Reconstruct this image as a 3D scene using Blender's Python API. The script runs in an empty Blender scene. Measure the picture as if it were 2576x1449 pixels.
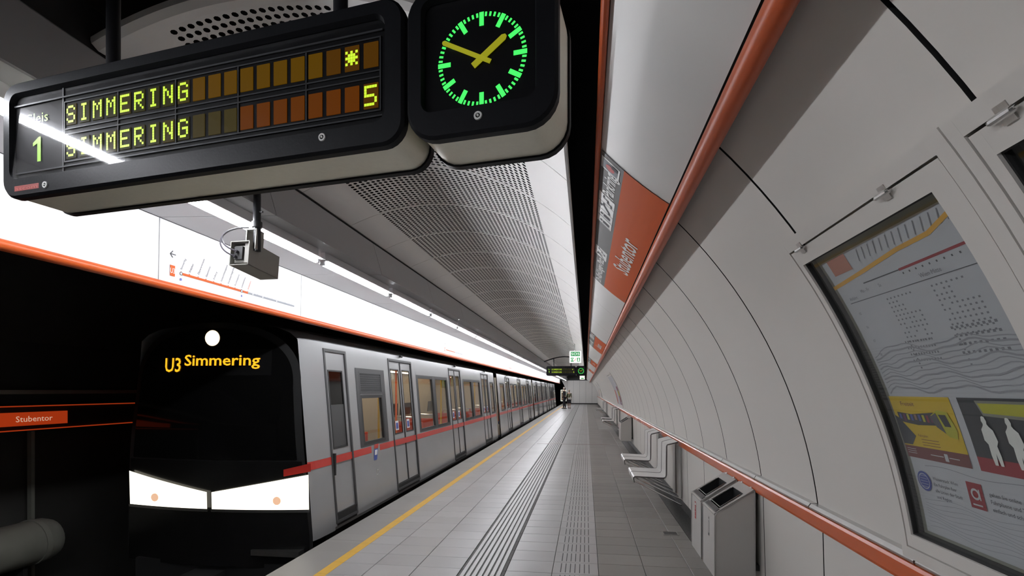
import bpy, math, random
from mathutils import Vector, Matrix
random.seed(4)
S = bpy.context.scene
COL = S.collection
PI = math.pi

# ------------------------------------------------------------------ camera
F = 1300.0
YAW = math.atan(186.0 / F)
cam = bpy.data.cameras.new('camera')
cam.sensor_width = 36.0
cam.lens = 36.0 * F / 2576.0
cam.shift_y = (981 - 724.5) / 2576.0
cam.clip_start = 0.03
cam.clip_end = 200
co = bpy.data.objects.new('camera', cam)
co.location = (0, 0, 1.6)
co.rotation_euler = (PI / 2, 0, YAW)
COL.objects.link(co)
S.camera = co
# ------------------------------------------------------------------ world, exposure
w = bpy.data.worlds.new('world')
S.world = w
w.use_nodes = True
w.node_tree.nodes['Background'].inputs[0].default_value = (0.7, 0.72, 0.75, 1)
w.node_tree.nodes['Background'].inputs[1].default_value = 0.004
S.view_settings.view_transform = 'Standard'
S.view_settings.look = 'None'
S.view_settings.exposure = 0.0
S.view_settings.gamma = 1.0
S.view_settings.use_curve_mapping = False
TUBE_POWER = 92.0
CABIN_POWER = 7.0


# ------------------------------------------------------------------ materials
def mat(name, col, rough=0.5, metal=0.0, coat=0.0, emit=None, power=0.0, noise=0.0, scale=8.0, bump=0.0, spec=None, stretch=None):
    m = bpy.data.materials.new(name)
    m.use_nodes = True
    nt = m.node_tree
    b = nt.nodes['Principled BSDF']
    b.inputs['Base Color'].default_value = (*col, 1)
    b.inputs['Roughness'].default_value = rough
    b.inputs['Metallic'].default_value = metal
    b.inputs['Coat Weight'].default_value = coat
    b.inputs['Coat Roughness'].default_value = 0.08
    if spec is not None:
        b.inputs['Specular IOR Level'].default_value = spec
    if emit:
        b.inputs['Emission Color'].default_value = (*emit, 1)
        b.inputs['Emission Strength'].default_value = power
    if noise or bump:
        tc = nt.nodes.new('ShaderNodeNewGeometry')
        mp = nt.nodes.new('ShaderNodeMapping')
        mp.inputs['Scale'].default_value = stretch or (1, 1, 1)
        n = nt.nodes.new('ShaderNodeTexNoise')
        n.inputs['Scale'].default_value = scale
        n.inputs['Detail'].default_value = 4
        nt.links.new(tc.outputs['Position'], mp.inputs[0])
        nt.links.new(mp.outputs[0], n.inputs['Vector'])
        if noise:
            mx = nt.nodes.new('ShaderNodeMix')
            mx.data_type = 'RGBA'
            mx.inputs[6].default_value = (*[c * (1 - noise) for c in col], 1)
            mx.inputs[7].default_value = (*[min(1, c * (1 + noise)) for c in col], 1)
            nt.links.new(n.outputs[0], mx.inputs[0])
            nt.links.new(mx.outputs[2], b.inputs['Base Color'])
            mr = nt.nodes.new('ShaderNodeMapRange')
            mr.inputs[3].default_value = max(0, rough - noise * .5)
            mr.inputs[4].default_value = rough + noise * .5
            nt.links.new(n.outputs[0], mr.inputs[0])
            nt.links.new(mr.outputs[0], b.inputs['Roughness'])
        if bump:
            bp = nt.nodes.new('ShaderNodeBump')
            bp.inputs['Strength'].default_value = bump
            bp.inputs['Distance'].default_value = 0.002
            nt.links.new(n.outputs[0], bp.inputs['Height'])
            nt.links.new(bp.outputs[0], b.inputs['Normal'])
    return m


def glass_mat(name, tint=(1, 1, 1), rough=0.02, f0=.035):
    m = bpy.data.materials.new(name)
    m.use_nodes = True
    nt = m.node_tree
    nt.nodes.clear()
    o = nt.nodes.new('ShaderNodeOutputMaterial')
    t = nt.nodes.new('ShaderNodeBsdfTransparent')
    t.inputs[0].default_value = (*tint, 1)
    g = nt.nodes.new('ShaderNodeBsdfGlossy')
    g.inputs['Roughness'].default_value = rough
    lw = nt.nodes.new('ShaderNodeLayerWeight')                 # Schlick reflectance, the same from both sides of the pane
    pw = nt.nodes.new('ShaderNodeMath'); pw.operation = 'POWER'; pw.inputs[1].default_value = 5
    f = nt.nodes.new('ShaderNodeMath'); f.operation = 'MULTIPLY_ADD'; f.inputs[1].default_value = 1 - f0; f.inputs[2].default_value = f0
    nt.links.new(lw.outputs['Facing'], pw.inputs[0]); nt.links.new(pw.outputs[0], f.inputs[0])
    x = nt.nodes.new('ShaderNodeMixShader')
    nt.links.new(f.outputs[0], x.inputs[0])
    nt.links.new(t.outputs[0], x.inputs[1])
    nt.links.new(g.outputs[0], x.inputs[2])
    nt.links.new(x.outputs[0], o.inputs[0])
    return m


def tile_mat(name, c1, c2, rough):
    """stone tiles: one tone per tile (white noise on the tile's index) plus soft mottling"""
    m = bpy.data.materials.new(name)
    m.use_nodes = True
    nt = m.node_tree
    b = nt.nodes['Principled BSDF']
    geo = nt.nodes.new('ShaderNodeNewGeometry')
    sub = nt.nodes.new('ShaderNodeVectorMath'); sub.operation = 'SUBTRACT'; sub.inputs[1].default_value = (TX0, TY0, -5)
    div = nt.nodes.new('ShaderNodeVectorMath'); div.operation = 'DIVIDE'; div.inputs[1].default_value = (TW, TL, 10)
    fl = nt.nodes.new('ShaderNodeVectorMath'); fl.operation = 'FLOOR'
    wn = nt.nodes.new('ShaderNodeTexWhiteNoise')
    nz = nt.nodes.new('ShaderNodeTexNoise'); nz.inputs['Scale'].default_value = 3.5; nz.inputs['Detail'].default_value = 5
    mp = nt.nodes.new('ShaderNodeMapping'); mp.inputs['Scale'].default_value = (1, 2.2, 1)
    ad = nt.nodes.new('ShaderNodeMath'); ad.operation = 'MULTIPLY_ADD'; ad.inputs[1].default_value = 0.45
    mx = nt.nodes.new('ShaderNodeMix'); mx.data_type = 'RGBA'
    mx.inputs[6].default_value = (*c1, 1); mx.inputs[7].default_value = (*c2, 1)
    L = nt.links.new
    L(geo.outputs['Position'], sub.inputs[0]); L(sub.outputs[0], div.inputs[0]); L(div.outputs[0], fl.inputs[0]); L(fl.outputs[0], wn.inputs['Vector'])
    L(geo.outputs['Position'], mp.inputs[0]); L(mp.outputs[0], nz.inputs['Vector'])
    L(wn.outputs['Value'], ad.inputs[0])
    h = nt.nodes.new('ShaderNodeMath'); h.operation = 'MULTIPLY'; h.inputs[1].default_value = 0.6
    L(nz.outputs[0], h.inputs[0]); L(h.outputs[0], ad.inputs[2])
    L(ad.outputs[0], mx.inputs[0]); L(mx.outputs[2], b.inputs['Base Color'])
    mr = nt.nodes.new('ShaderNodeMapRange'); mr.inputs[3].default_value = rough - .07; mr.inputs[4].default_value = rough + .1
    L(nz.outputs[0], mr.inputs[0]); L(mr.outputs[0], b.inputs['Roughness'])
    return m


TX0, TY0, TW, TL = -2.32, 0.02, 0.405, 0.30
M = dict(
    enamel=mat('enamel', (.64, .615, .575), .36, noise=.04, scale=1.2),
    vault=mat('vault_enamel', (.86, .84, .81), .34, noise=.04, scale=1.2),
    soffit_w=mat('soffit_enamel', (.66, .65, .63), .36, noise=.03, scale=1.2),
    fascia=mat('fascia_enamel', (.60, .60, .60), .45),
    void=mat('void_black', (.006, .006, .006), .9),
    joint=mat('joint_black', (.012, .012, .012), .8),
    orange=mat('orange_enamel', (.48, .08, .015), .36, spec=.3, noise=.03, scale=3),
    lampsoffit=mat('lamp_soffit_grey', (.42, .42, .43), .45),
    orange_band=mat('orange_band', (.50, .09, .018), .25, spec=.35, noise=.06, scale=5),
    orange_sign=mat('orange_sign', (.52, .085, .012), .5, spec=.12, noise=.04, scale=3),
    grey_sign=mat('grey_sign', (.085, .083, .08), .5),
    white_print=mat('white_print', (.72, .72, .70), .4),
    chrome=mat('chrome', (.75, .75, .74), .18, 1.0),
    steel=mat('brushed_steel', (.55, .545, .53), .33, 1.0, noise=.1, scale=20, stretch=(1, 12, 1)),
    champagne=mat('champagne_metal', (.82, .80, .68), .45, .35, noise=.06, scale=60, stretch=(1, 1, 8)),
    bezel=mat('bezel_black', (.006, .0065, .008), .45, spec=.12, noise=.1, scale=120, bump=.15),
    bezel_edge=mat('bezel_edge', (.014, .014, .016), .35, spec=.3),
    display_back=mat('display_back', (.006, .006, .007), .5, spec=.08),
    display_rib=mat('display_rib', (.028, .029, .032), .5, spec=.3),
    glass=glass_mat('clear_glass', rough=.07),
    caseglass=glass_mat('case_glass', (.90, .92, .90)),
    trainglass=glass_mat('train_glass', (.85, .85, .83)),
    tube=mat('tube_light', (1, 1, 1), .5, emit=(.93, .95, 1.0), power=TUBE_POWER),
    board_glow=mat('name_board_glow', (.5, .06, .01), .4, emit=(.50, .045, .008), power=.62),  # glow added for brightness; the strips' headlight reflection is put in as emission
    glow_text=mat('name_board_text', (.6, .6, .5), .4, emit=(.75, .55, .40), power=.7),  # lettering brightened by the same added glow
    chrome_dark_reflect=mat('chrome_dark_reflect', (.16, .15, .15), .3, .9),  # bench edge chrome, its dark reflection put into the base colour
    frontframe=mat('front_frame_black', (.018, .018, .018), .6, spec=.2),
    batten=mat('batten', (.7, .7, .72), .4),
    dotlit=mat('dot_lit', (0, 0, 0), .5, emit=(.62, .95, .03), power=1.15),
    printgreen=mat('print_green', (.05, .1, .0), .5, emit=(.38, .85, .03), power=.85),
    clockgreen=mat('clock_green', (0, 0, 0), .5, emit=(.06, 1.0, .13), power=1.25),
    hand=mat('clock_hand', (.20, .19, .005), .5, emit=(.42, .42, .01), power=.55),
    amber=mat('cell_amber', (.015, .006, .001), .5, spec=.05, emit=(.34, .165, .002), power=.25),
    amber2=mat('cell_amber_dim', (.01, .005, .001), .5, spec=.05, emit=(.22, .085, .004), power=.30),
    rust=mat('cell_rust', (.012, .004, .001), .5, spec=.05, emit=(.34, .085, .002), power=.28),
    olive=mat('cell_olive', (.012, .010, .003), .5, spec=.05, emit=(.12, .09, .02), power=.30),
    celldark=mat('cell_dark', (.004, .005, .004), .5, spec=.05, emit=(.05, .045, .008), power=.5),
    redmark=mat('red_mark', (.22, .03, .025), .5),
    redline=mat('red_line', (.42, .09, .07), .5),
    rubber=mat('rubber', (.018, .018, .018), .6),
    trainwhite=mat('train_body', (.31, .31, .315), .22, coat=.4, noise=.03, scale=2),
    traindark=mat('train_frame', (.05, .05, .05), .65),
    trainred=mat('train_red', (.52, .035, .025), .3, coat=.3),
    trainblack=mat('train_black', (.008, .008, .008), .22),
    windshield=mat('windshield', (.004, .004, .004), .06, spec=.35),
    under=mat('underframe', (.012, .012, .012), .7),
    head=mat('headlight', (1, 1, 1), .5, emit=(1.0, .94, .76), power=1.7),
    headlens=mat('headlight_lens', (.25, .12, .08), .4, emit=(.9, .55, .35), power=.9),
    headspot=mat('head_spot', (1, 1, 1), .5, emit=(1.0, .72, .45), power=2.2),
    led=mat('led_amber', (0, 0, 0), .5, emit=(1.0, .42, .015), power=1.5),
    cream=mat('cabin_cream', (.60, .54, .43), .5),
    cabinlight=mat('cabin_light', (1, 1, 1), .5, emit=(1.0, .88, .70), power=CABIN_POWER),
    seatred=mat('seat_red', (.55, .06, .03), .5),
    poleyellow=mat('pole_yellow', (.75, .5, .05), .3),
    poleorange=mat('pole_orange', (.9, .16, .03), .4),
    blue=mat('print_blue', (.06, .10, .35), .5),
    cabinfloor=mat('cabin_floor', (.1, .1, .11), .5),
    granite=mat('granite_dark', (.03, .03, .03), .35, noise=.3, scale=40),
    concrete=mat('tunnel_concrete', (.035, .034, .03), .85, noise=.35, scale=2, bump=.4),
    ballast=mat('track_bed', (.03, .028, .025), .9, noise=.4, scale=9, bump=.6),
    rail=mat('rail_steel', (.2, .18, .16), .35, 1.0),
    pipe=mat('pipe_grey', (.22, .22, .19), .6, noise=.25, scale=3),
    yellow=mat('yellow_line', (.74, .43, .05), .45, noise=.12, scale=14),
    edge=None,
    groove=mat('groove_dark', (.045, .043, .04), .6),
    rib=mat('guide_rib', (.46, .455, .45), .35, noise=.08, scale=6),
    metalplate=mat('metal_plate', (.35, .34, .32), .35, .8, noise=.2, scale=10),
    rustline=mat('rust_joint', (.14, .06, .05), .6),
    binliner=mat('bin_liner', (.015, .016, .017), .35),
    binwhite=mat('bin_body', (.47, .455, .43), .38, noise=.04, scale=2),
    seatpan=mat('seat_panel', (.58, .57, .55), .32),
    stickred=mat('sticker_red', (.42, .05, .05), .5),
    paper=mat('paper', (.46, .465, .50), .7),
    paperline=mat('paper_line', (.19, .19, .21), .7),
    paperfaint=mat('paper_faint', (.30, .30, .33), .7),
    inkdark=mat('ink_dark', (.09, .09, .10), .7),
    pyellow=mat('poster_yellow', (.55, .38, .02), .6),
    pyellow2=mat('poster_lime', (.42, .40, .03), .6),
    pdark=mat('poster_dark', (.035, .037, .045), .6),
    pbrown=mat('poster_brown', (.16, .05, .05), .6),
    pred=mat('poster_red', (.26, .03, .04), .6),
    pwine=mat('poster_wine', (.22, .025, .045), .6),
    pblue=mat('poster_blue', (.07, .09, .30), .6),
    pskin=mat('poster_skin', (.3, .16, .10), .6),
    pline=mat('poster_orange_line', (.62, .33, .05), .6),
    psalmon=mat('poster_salmon', (.42, .17, .12), .6),
    mapgrey=mat('map_grey', (.24, .25, .27), .5, spec=.1),
    maporange=mat('map_orange', (.42, .075, .012), .5, spec=.1),
    mapink=mat('map_ink', (.03, .03, .035), .5),
    purple=mat('poster_purple', (.14, .03, .09), .6),
    signwhite=mat('sign_white', (.9, .9, .9), .5, emit=(.92, 1.0, .88), power=1.0),
    signgreen=mat('sign_green', (.02, .3, .08), .5, emit=(.02, .22, .07), power=.7),
    signred=mat('sign_red', (.4, .04, .03), .5, emit=(.7, .1, .06), power=.6),
    lampwarm=mat('lit_box', (.9, .9, .8), .5, emit=(1.0, .98, .75), power=.95),
    skin=mat('skin', (.45, .26, .18), .5),
    hairgrey=mat('hair_grey', (.36, .33, .30), .7),
    hairblond=mat('hair_blond', (.30, .22, .13), .7),
    jacket=mat('jacket_dark', (.014, .012, .016), .8),
    jacket_r=mat('shirt_maroon', (.09, .02, .02), .8),
    olive_top=mat('olive_top', (.085, .085, .035), .8),
    darkcloth=mat('dark_cloth', (.012, .013, .02), .8),
    bagwhite=mat('bag_white', (.5, .49, .45), .6),
    shoe=mat('shoe', (.01, .01, .012), .4),
    cam_body=mat('camera_housing', (.33, .32, .29), .5),
    cam_dark=mat('camera_inner', (.02, .02, .02), .5),
    cable=mat('cable', (.04, .035, .045), .5),
    headerdark=mat('header_dark', (.02, .02, .02), .6),
)
M['tile'] = tile_mat('stone_tile', (.32, .315, .31), (.45, .445, .44), .30)  # left columns lightened: some of the fascia's reflected light is in this colour
M['tile_d'] = tile_mat('stone_tile_dark', (.16, .152, .138), (.25, .238, .218), .38)  # browner stone on the right; part of the darkening stands for weaker reflection
M['edge'] = tile_mat('edge_stone', (.25, .24, .22), (.32, .31, .29), .4)


# ------------------------------------------------------------------ mesh helpers
class MB:
    def __init__(s):
        s.v = []; s.f = []; s.m = []

    def add(s, verts, faces, mi=0):
        o = len(s.v)
        s.v += [tuple(p) for p in verts]
        for f in faces:
            s.f.append(tuple(i + o for i in f)); s.m.append(mi)
        return s

    def box(s, x0, x1, y0, y1, z0, z1, mi=0):
        v = [(x, y, z) for z in (z0, z1) for y in (y0, y1) for x in (x0, x1)]
        return s.add(v, [(0, 2, 3, 1), (4, 5, 7, 6), (0, 1, 5, 4), (2, 6, 7, 3), (0, 4, 6, 2), (1, 3, 7, 5)], mi)

    def quad(s, a, b, c, d, mi=0):
        return s.add([a, b, c, d], [(0, 1, 2, 3)], mi)

    def tube(s, pts, r, n=8, mi=0, caps=True):
        pts = [Vector(p) for p in pts]
        rs = r if isinstance(r, (list, tuple)) else [r] * len(pts)
        rings = []
        up = None
        for i, p in enumerate(pts):
            t = (pts[min(i + 1, len(pts) - 1)] - pts[max(i - 1, 0)]).normalized()
            if up is None:
                up = Vector((0, 0, 1)) if abs(t.z) < .9 else Vector((1, 0, 0))
            a = t.cross(up).normalized(); b = a.cross(t).normalized(); up = b
            rings.append([p + (a * math.cos(2 * PI * k / n) + b * math.sin(2 * PI * k / n)) * rs[i] for k in range(n)])
        v = [q for rg in rings for q in rg]
        f = [(i * n + k, i * n + (k + 1) % n, (i + 1) * n + (k + 1) % n, (i + 1) * n + k) for i in range(len(pts) - 1) for k in range(n)]
        if caps:
            f += [tuple(range(n - 1, -1, -1)), tuple((len(pts) - 1) * n + k for k in range(n))]
        return s.add(v, f, mi)

    def loft(s, sections, closed=True, mi=0, cap0=False, cap1=False):
        n = len(sections[0])
        v = [q for sec in sections for q in sec]
        f = []
        for i in range(len(sections) - 1):
            for k in range(n if closed else n - 1):
                k2 = (k + 1) % n
                f.append((i * n + k, i * n + k2, (i + 1) * n + k2, (i + 1) * n + k))
        if cap0: f.append(tuple(range(n - 1, -1, -1)))
        if cap1: f.append(tuple((len(sections) - 1) * n + k for k in range(n)))
        return s.add(v, f, mi)

    def sweep_y(s, prof, y0, y1, closed=True, mi=0, cap=True):
        """profile [(x,z)] extruded along y"""
        return s.loft([[(x, y0, z) for x, z in prof], [(x, y1, z) for x, z in prof]], closed, mi, cap and closed, cap and closed)

    def mesh(s, name, mats, smooth=False):
        me = bpy.data.meshes.new(name)
        me.from_pydata(s.v, [], s.f)
        for m in (mats if isinstance(mats, (list, tuple)) else [mats]):
            me.materials.append(m)
        if any(s.m):
            me.polygons.foreach_set('material_index', s.m)
        if smooth:
            me.polygons.foreach_set('use_smooth', [True] * len(me.polygons))
            try:
                me.set_sharp_from_angle(angle=math.radians(35))
            except Exception:
                pass
        me.update()
        return me


def link(name, data, parent=None, **kw):
    o = bpy.data.objects.new(name, data)
    COL.objects.link(o)
    if parent: o.parent = parent
    for k, v in kw.items():
        if v is not None: o[k] = v
    return o


def obj(name, mb, m, parent=None, smooth=False, **kw):
    return link(name, mb.mesh(name, m, smooth), parent, **kw)


def bev(o, wd, seg=2):
    b = o.modifiers.new('bevel', 'BEVEL'); b.width = wd; b.segments = seg; b.limit_method = 'ANGLE'
    return o


def empty(name, loc=(0, 0, 0), rotz=0, **kw):
    o = bpy.data.objects.new(name, None)
    o.empty_display_size = .1
    o.location = loc; o.rotation_euler = (0, 0, rotz)
    COL.objects.link(o)
    for k, v in kw.items():
        if v is not None: o[k] = v
    return o


def copy_tree(o, parent=None):
    c = o.copy(); COL.objects.link(c); c.parent = parent
    for ch in list(o.children): copy_tree(ch, c)
    return c


def rrect(u0, u1, v0, v1, r, n=6):
    pts = []
    for cx, cy, a0 in ((u1 - r, v0 + r, -90), (u1 - r, v1 - r, 0), (u0 + r, v1 - r, 90), (u0 + r, v0 + r, 180)):
        for i in range(n + 1):
            a = math.radians(a0 + 90 * i / n)
            pts.append((cx + r * math.cos(a), cy + r * math.sin(a)))
    return pts


def circle_pts(cx, cy, r, n=24):
    return [(cx + r * math.cos(2 * PI * i / n), cy + r * math.sin(2 * PI * i / n)) for i in range(n)]


_tc = {}
def text_geo(s, size=1.0, bold=0.0):
    """flat glyph mesh (verts 2D, faces) with its left-bottom at 0,0, cap height = about size"""
    key = (s, bold)
    if key not in _tc:
        cu = bpy.data.curves.new('t', 'FONT'); cu.body = s; cu.size = 1.0; cu.resolution_u = 2; cu.offset = bold
        o = bpy.data.objects.new('t', cu); COL.objects.link(o)
        dg = bpy.context.evaluated_depsgraph_get()
        me = bpy.data.meshes.new_from_object(o.evaluated_get(dg))
        vs = [(v.co.x, v.co.y) for v in me.vertices]; fs = [tuple(p.vertices) for p in me.polygons]
        bpy.data.objects.remove(o); bpy.data.meshes.remove(me); bpy.data.curves.remove(cu)
        x0 = min(v[0] for v in vs); wd = max(v[0] for v in vs) - x0
        _tc[key] = ([(v[0] - x0, v[1]) for v in vs], fs, wd)
    vs, fs, wd = _tc[key]
    k = size / 0.70
    return [(a * k, b * k) for a, b in vs], fs, wd * k


class Sheet:
    """flat print laid on a surface: fn(u, v, h) -> 3D point, h = height above the surface"""
    def __init__(s, fn): s.fn = fn; s.b = {}; s.t = []
    def _mb(s, m): return s.b.setdefault(m, MB())
    def poly(s, pts, m, h=.001): s._mb(m).add([s.fn(u, v, h) for u, v in pts], [tuple(range(len(pts)))])
    def rect(s, u0, u1, v0, v1, m, h=.001, n=1):
        mb = s._mb(m)
        for i in range(n):
            a = v0 + (v1 - v0) * i / n; b = v0 + (v1 - v0) * (i + 1) / n
            mb.quad(s.fn(u0, a, h), s.fn(u1, a, h), s.fn(u1, b, h), s.fn(u0, b, h))
    def line(s, pts, wd, m, h=.0012):
        mb = s._mb(m)
        for (a, b), (c, d) in zip(pts[:-1], pts[1:]):
            L = math.hypot(c - a, d - b) or 1; nx, ny = -(d - b) / L * wd / 2, (c - a) / L * wd / 2
            mb.quad(s.fn(a - nx, b - ny, h), s.fn(c - nx, d - ny, h), s.fn(c + nx, d + ny, h), s.fn(a + nx, b + ny, h))
    def ring(s, cu, cv, r0, r1, m, h=.002, n=20, a0=0, a1=2 * PI):
        mb = s._mb(m)
        for i in range(n):
            A = a0 + (a1 - a0) * i / n; B = a0 + (a1 - a0) * (i + 1) / n
            mb.quad(*[s.fn(cu + r * math.cos(t), cv + r * math.sin(t), h) for r, t in ((r0, A), (r1, A), (r1, B), (r0, B))])
    def disc(s, cu, cv, r, m, h=.002, n=20, sx=1): s.poly([(cu + (x - cu) * sx, y) for x, y in circle_pts(cu, cv, r, n)], m, h)
    def text(s, t, u, v, size, m, h=.002, width=None, rot=0, align='l', bold=0.0):
        vs, fs, wd = text_geo(t, size, bold)
        k = (width / wd) if width else 1
        off = {'l': 0, 'c': -wd * k / 2, 'r': -wd * k}[align]
        ca, sa = math.cos(rot), math.sin(rot)
        P = []
        for x, y in vs:
            x = x * k + off
            P.append(s.fn(u + x * ca - y * sa, v + x * sa + y * ca, h))
        s.t.append((m, MB().add(P, fs)))            # each word is a part of its own
    def build(s, name, parent, names=None):
        out = []
        for m, mb in s.b.items():
            out.append(obj((names or {}).get(m, name), mb, M[m], parent))
        for m, mb in s.t: out.append(obj('lettering', mb, M[m], parent))
        return out


# ================================================================== SETTING
Y_NEAR, Y_FAR = -6.0, 58.6
void = MB()
void.box(-8.2, 3.2, -8, 66, 4.3, 4.5)
ceiling_void = obj('ceiling', void, M['void'], kind='structure', label='black unlit void above the vaulted ceiling panels')
obj('wall_near', MB().box(-8.2, 3.2, -8.2, -8, -1.4, 4.5), M['void'], kind='structure')
obj('wall_far', MB().box(-8.2, 3.2, 66, 66.2, -1.4, 4.5), M['void'], kind='structure')

# ---- platform floor
floor = obj('floor', MB().box(-2.70, 1.34, -8, 62, -.60, -.035), M['joint'], kind='structure', label='grey stone tiled underground platform floor')
G = .004


def tilebox(mb, w_, l_, mi=0, c=.0025):
    """tile with a chamfered upper edge"""
    h = .035
    a = [(G / 2, G / 2), (w_ - G / 2, G / 2), (w_ - G / 2, l_ - G / 2), (G / 2, l_ - G / 2)]
    b = [(G / 2 + c, G / 2 + c), (w_ - G / 2 - c, G / 2 + c), (w_ - G / 2 - c, l_ - G / 2 - c), (G / 2 + c, l_ - G / 2 - c)]
    v = [(x, y, -h) for x, y in a] + [(x, y, -c) for x, y in a] + [(x, y, 0) for x, y in b]
    f = [(8, 9, 10, 11)] + [(i, (i + 1) % 4, 4 + (i + 1) % 4, 4 + i) for i in range(4)] + [(4 + i, 4 + (i + 1) % 4, 8 + (i + 1) % 4, 8 + i) for i in range(4)]
    mb.add(v, f, mi)
    return mb


def guide(mb, ox=0, oy=0):
    t = tilebox(MB(), TW, TL)
    mb.add([(x + ox, y + oy, z - .003) for x, y, z in t.v], t.f, 0)
    for k in range(7):
        x = .028 + k * .0515
        mb.box(ox + x, ox + x + .034, oy, oy + TL, -.003, .003, 1)
    return mb


def dashed(mb, ox=0, oy=0):
    t = tilebox(MB(), TW, TL)
    mb.add([(x + ox, y + oy, z) for x, y, z in t.v], t.f, 0)
    for k in range(7):
        x = .070 + k * .0415
        mb.box(ox + x, ox + x + .007, oy + .035, oy + .265, -.001, .0012, 1)
    return mb


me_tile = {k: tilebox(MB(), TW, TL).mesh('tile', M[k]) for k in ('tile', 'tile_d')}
me_guide = guide(MB()).mesh('guide_tile', [M['groove'], M['rib']])
me_dash = dashed(MB()).mesh('dashed_tile', [M['tile'], M['groove']])
me_narrow = {}
COLS = 8                                    # columns of 0.405 from x=-2.32 up to 0.92, then a narrow one to 1.10
n_near0, n_near1 = 14, 39                   # rows that are single tiles (y 4.2 .. 11.7)
mb_far = {k: MB() for k in ('tile', 'tile_d', 'guide', 'dash')}
row = -27
while TY0 + row * TL < 61.5:
    y = TY0 + row * TL
    near = n_near0 <= row < n_near1
    for c in range(9):
        x = TX0 + c * TW
        wd = TW if c < 8 else .18
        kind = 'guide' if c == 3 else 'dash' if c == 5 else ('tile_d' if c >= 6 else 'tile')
        if kind == 'guide' and 15.05 < y < 15.4: kind = 'plate'
        if near:
            if c == 8:
                if 'n' not in me_narrow: me_narrow['n'] = tilebox(MB(), .18, TL).mesh('tile', M['tile_d'])
                o = link('tile', me_narrow['n'], floor)
            elif kind == 'guide': o = link('guide_tile', me_guide, floor)
            elif kind == 'dash': o = link('dashed_tile', me_dash, floor)
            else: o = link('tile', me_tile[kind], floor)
            o.location = (x, y, 0)
        elif kind == 'plate':
            obj('metal_plate', tilebox(MB(), TW, TL), M['metalplate'], floor).location = (x, y, .001)
        else:
            if kind == 'guide': guide(mb_far['guide'], x, y)
            elif kind == 'dash': dashed(mb_far['dash'], x, y)
            else:
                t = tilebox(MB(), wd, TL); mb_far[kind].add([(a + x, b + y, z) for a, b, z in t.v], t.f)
    row += 1
for k, mm in (('tile', M['tile']), ('tile_d', M['tile_d']), ('guide', [M['groove'], M['rib']]), ('dash', [M['tile'], M['groove']])):
    obj({'tile': 'tiles', 'tile_d': 'tiles', 'guide': 'guide_tiles', 'dash': 'dashed_tiles'}[k], mb_far[k], mm, floor, kind='stuff')
# platform edge stones (large slabs) with the yellow line painted on inserts
y = -8.0
while y < 61.5:
    mb = MB(); t = tilebox(MB(), .41, 1.2)
    mb.add([(a - 2.735, b + y, z) for a, b, z in t.v], t.f)
    mb.box(-2.731, -2.60, y + .004, y + 1.196, -.12, -.034)
    obj('edge_slab', mb, M['edge'], floor)
    y += 1.2
me_y = None
mb = MB()
for i in range(230):
    y = TY0 + (i - 27) * TL
    mb.box(-2.325, -2.225, y + .002, y + TL - .002, 0, .002)
obj('yellow_line', mb, M['yellow'], floor, label='yellow safety line along the platform edge')
obj('expansion_joint', MB().box(-1.45, .70, 15.33, 15.37, 0, .002), M['rustline'], floor)
# drain plate
d = empty('floor_drain', (.93, 5.95, 0), label='small square metal drain plate in the floor below the wall benches', category='drain')
obj('frame', MB().box(-.085, .085, -.075, -.06, 0, .004).box(-.085, .085, .06, .075, 0, .004).box(-.085, -.07, -.06, .06, 0, .004).box(.07, .085, -.06, .06, 0, .004), M['metalplate'], d)
obj('plate', MB().box(-.07, .07, -.06, .06, 0, .002), M['granite'], d)

# ---- platform edge wall, track bed, tunnel side
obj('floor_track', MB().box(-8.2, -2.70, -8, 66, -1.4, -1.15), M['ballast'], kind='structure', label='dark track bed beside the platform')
rails = empty('track', (0, 0, 0), label='dark steel running rails on the track bed under the train', category='track')
for x in (-4.83, -3.39):
    obj('rail', MB().sweep_y([(x - .06, -1.14), (x + .06, -1.14), (x + .02, -1.10), (x + .035, -.99), (x - .035, -.99), (x - .02, -1.10)], -8, 66), M['rail'], rails)
mb = MB()
for i in range(100): mb.box(-5.3, -2.95, -7.9 + i * .7, -7.9 + i * .7 + .24, -1.149, -1.10)
sl = obj('sleepers', mb, M['under'], rails, kind='stuff')
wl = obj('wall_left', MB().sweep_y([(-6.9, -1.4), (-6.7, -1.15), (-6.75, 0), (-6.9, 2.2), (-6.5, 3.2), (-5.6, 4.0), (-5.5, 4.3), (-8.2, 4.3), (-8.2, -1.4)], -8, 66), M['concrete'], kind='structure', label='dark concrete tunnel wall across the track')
for x in (5.40, 8.4, 2.4):
    obj('wall_post', MB().box(-6.72, -6.66, x - .02, x + .02, -1.15, 1.10), M['pipe'], wl)
obj('cable_duct', MB().box(-6.80, -6.70, -6, 40, 1.55, 1.60), M['pipe'], wl)
p = empty('tunnel_pipe', (-6.35, 0, -.16), label='thick grey pipe along the dark tunnel wall, lower left', category='pipe')
obj('pipe_body', MB().tube([(0, 1.0, 0), (0, 5.25, 0), (0, 5.33, 0)], [.25, .25, .22], 24), M['pipe'], p, smooth=True)
obj('flange', MB().tube([(0, 5.10, 0), (0, 5.16, 0)], [.262, .262], 24), M['pipe'], p, smooth=True)
for yb in (5.0, 2.0): obj('bracket', MB().box(-.32, .05, yb, yb + .05, -.99, -.2), M['under'], p)
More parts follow.
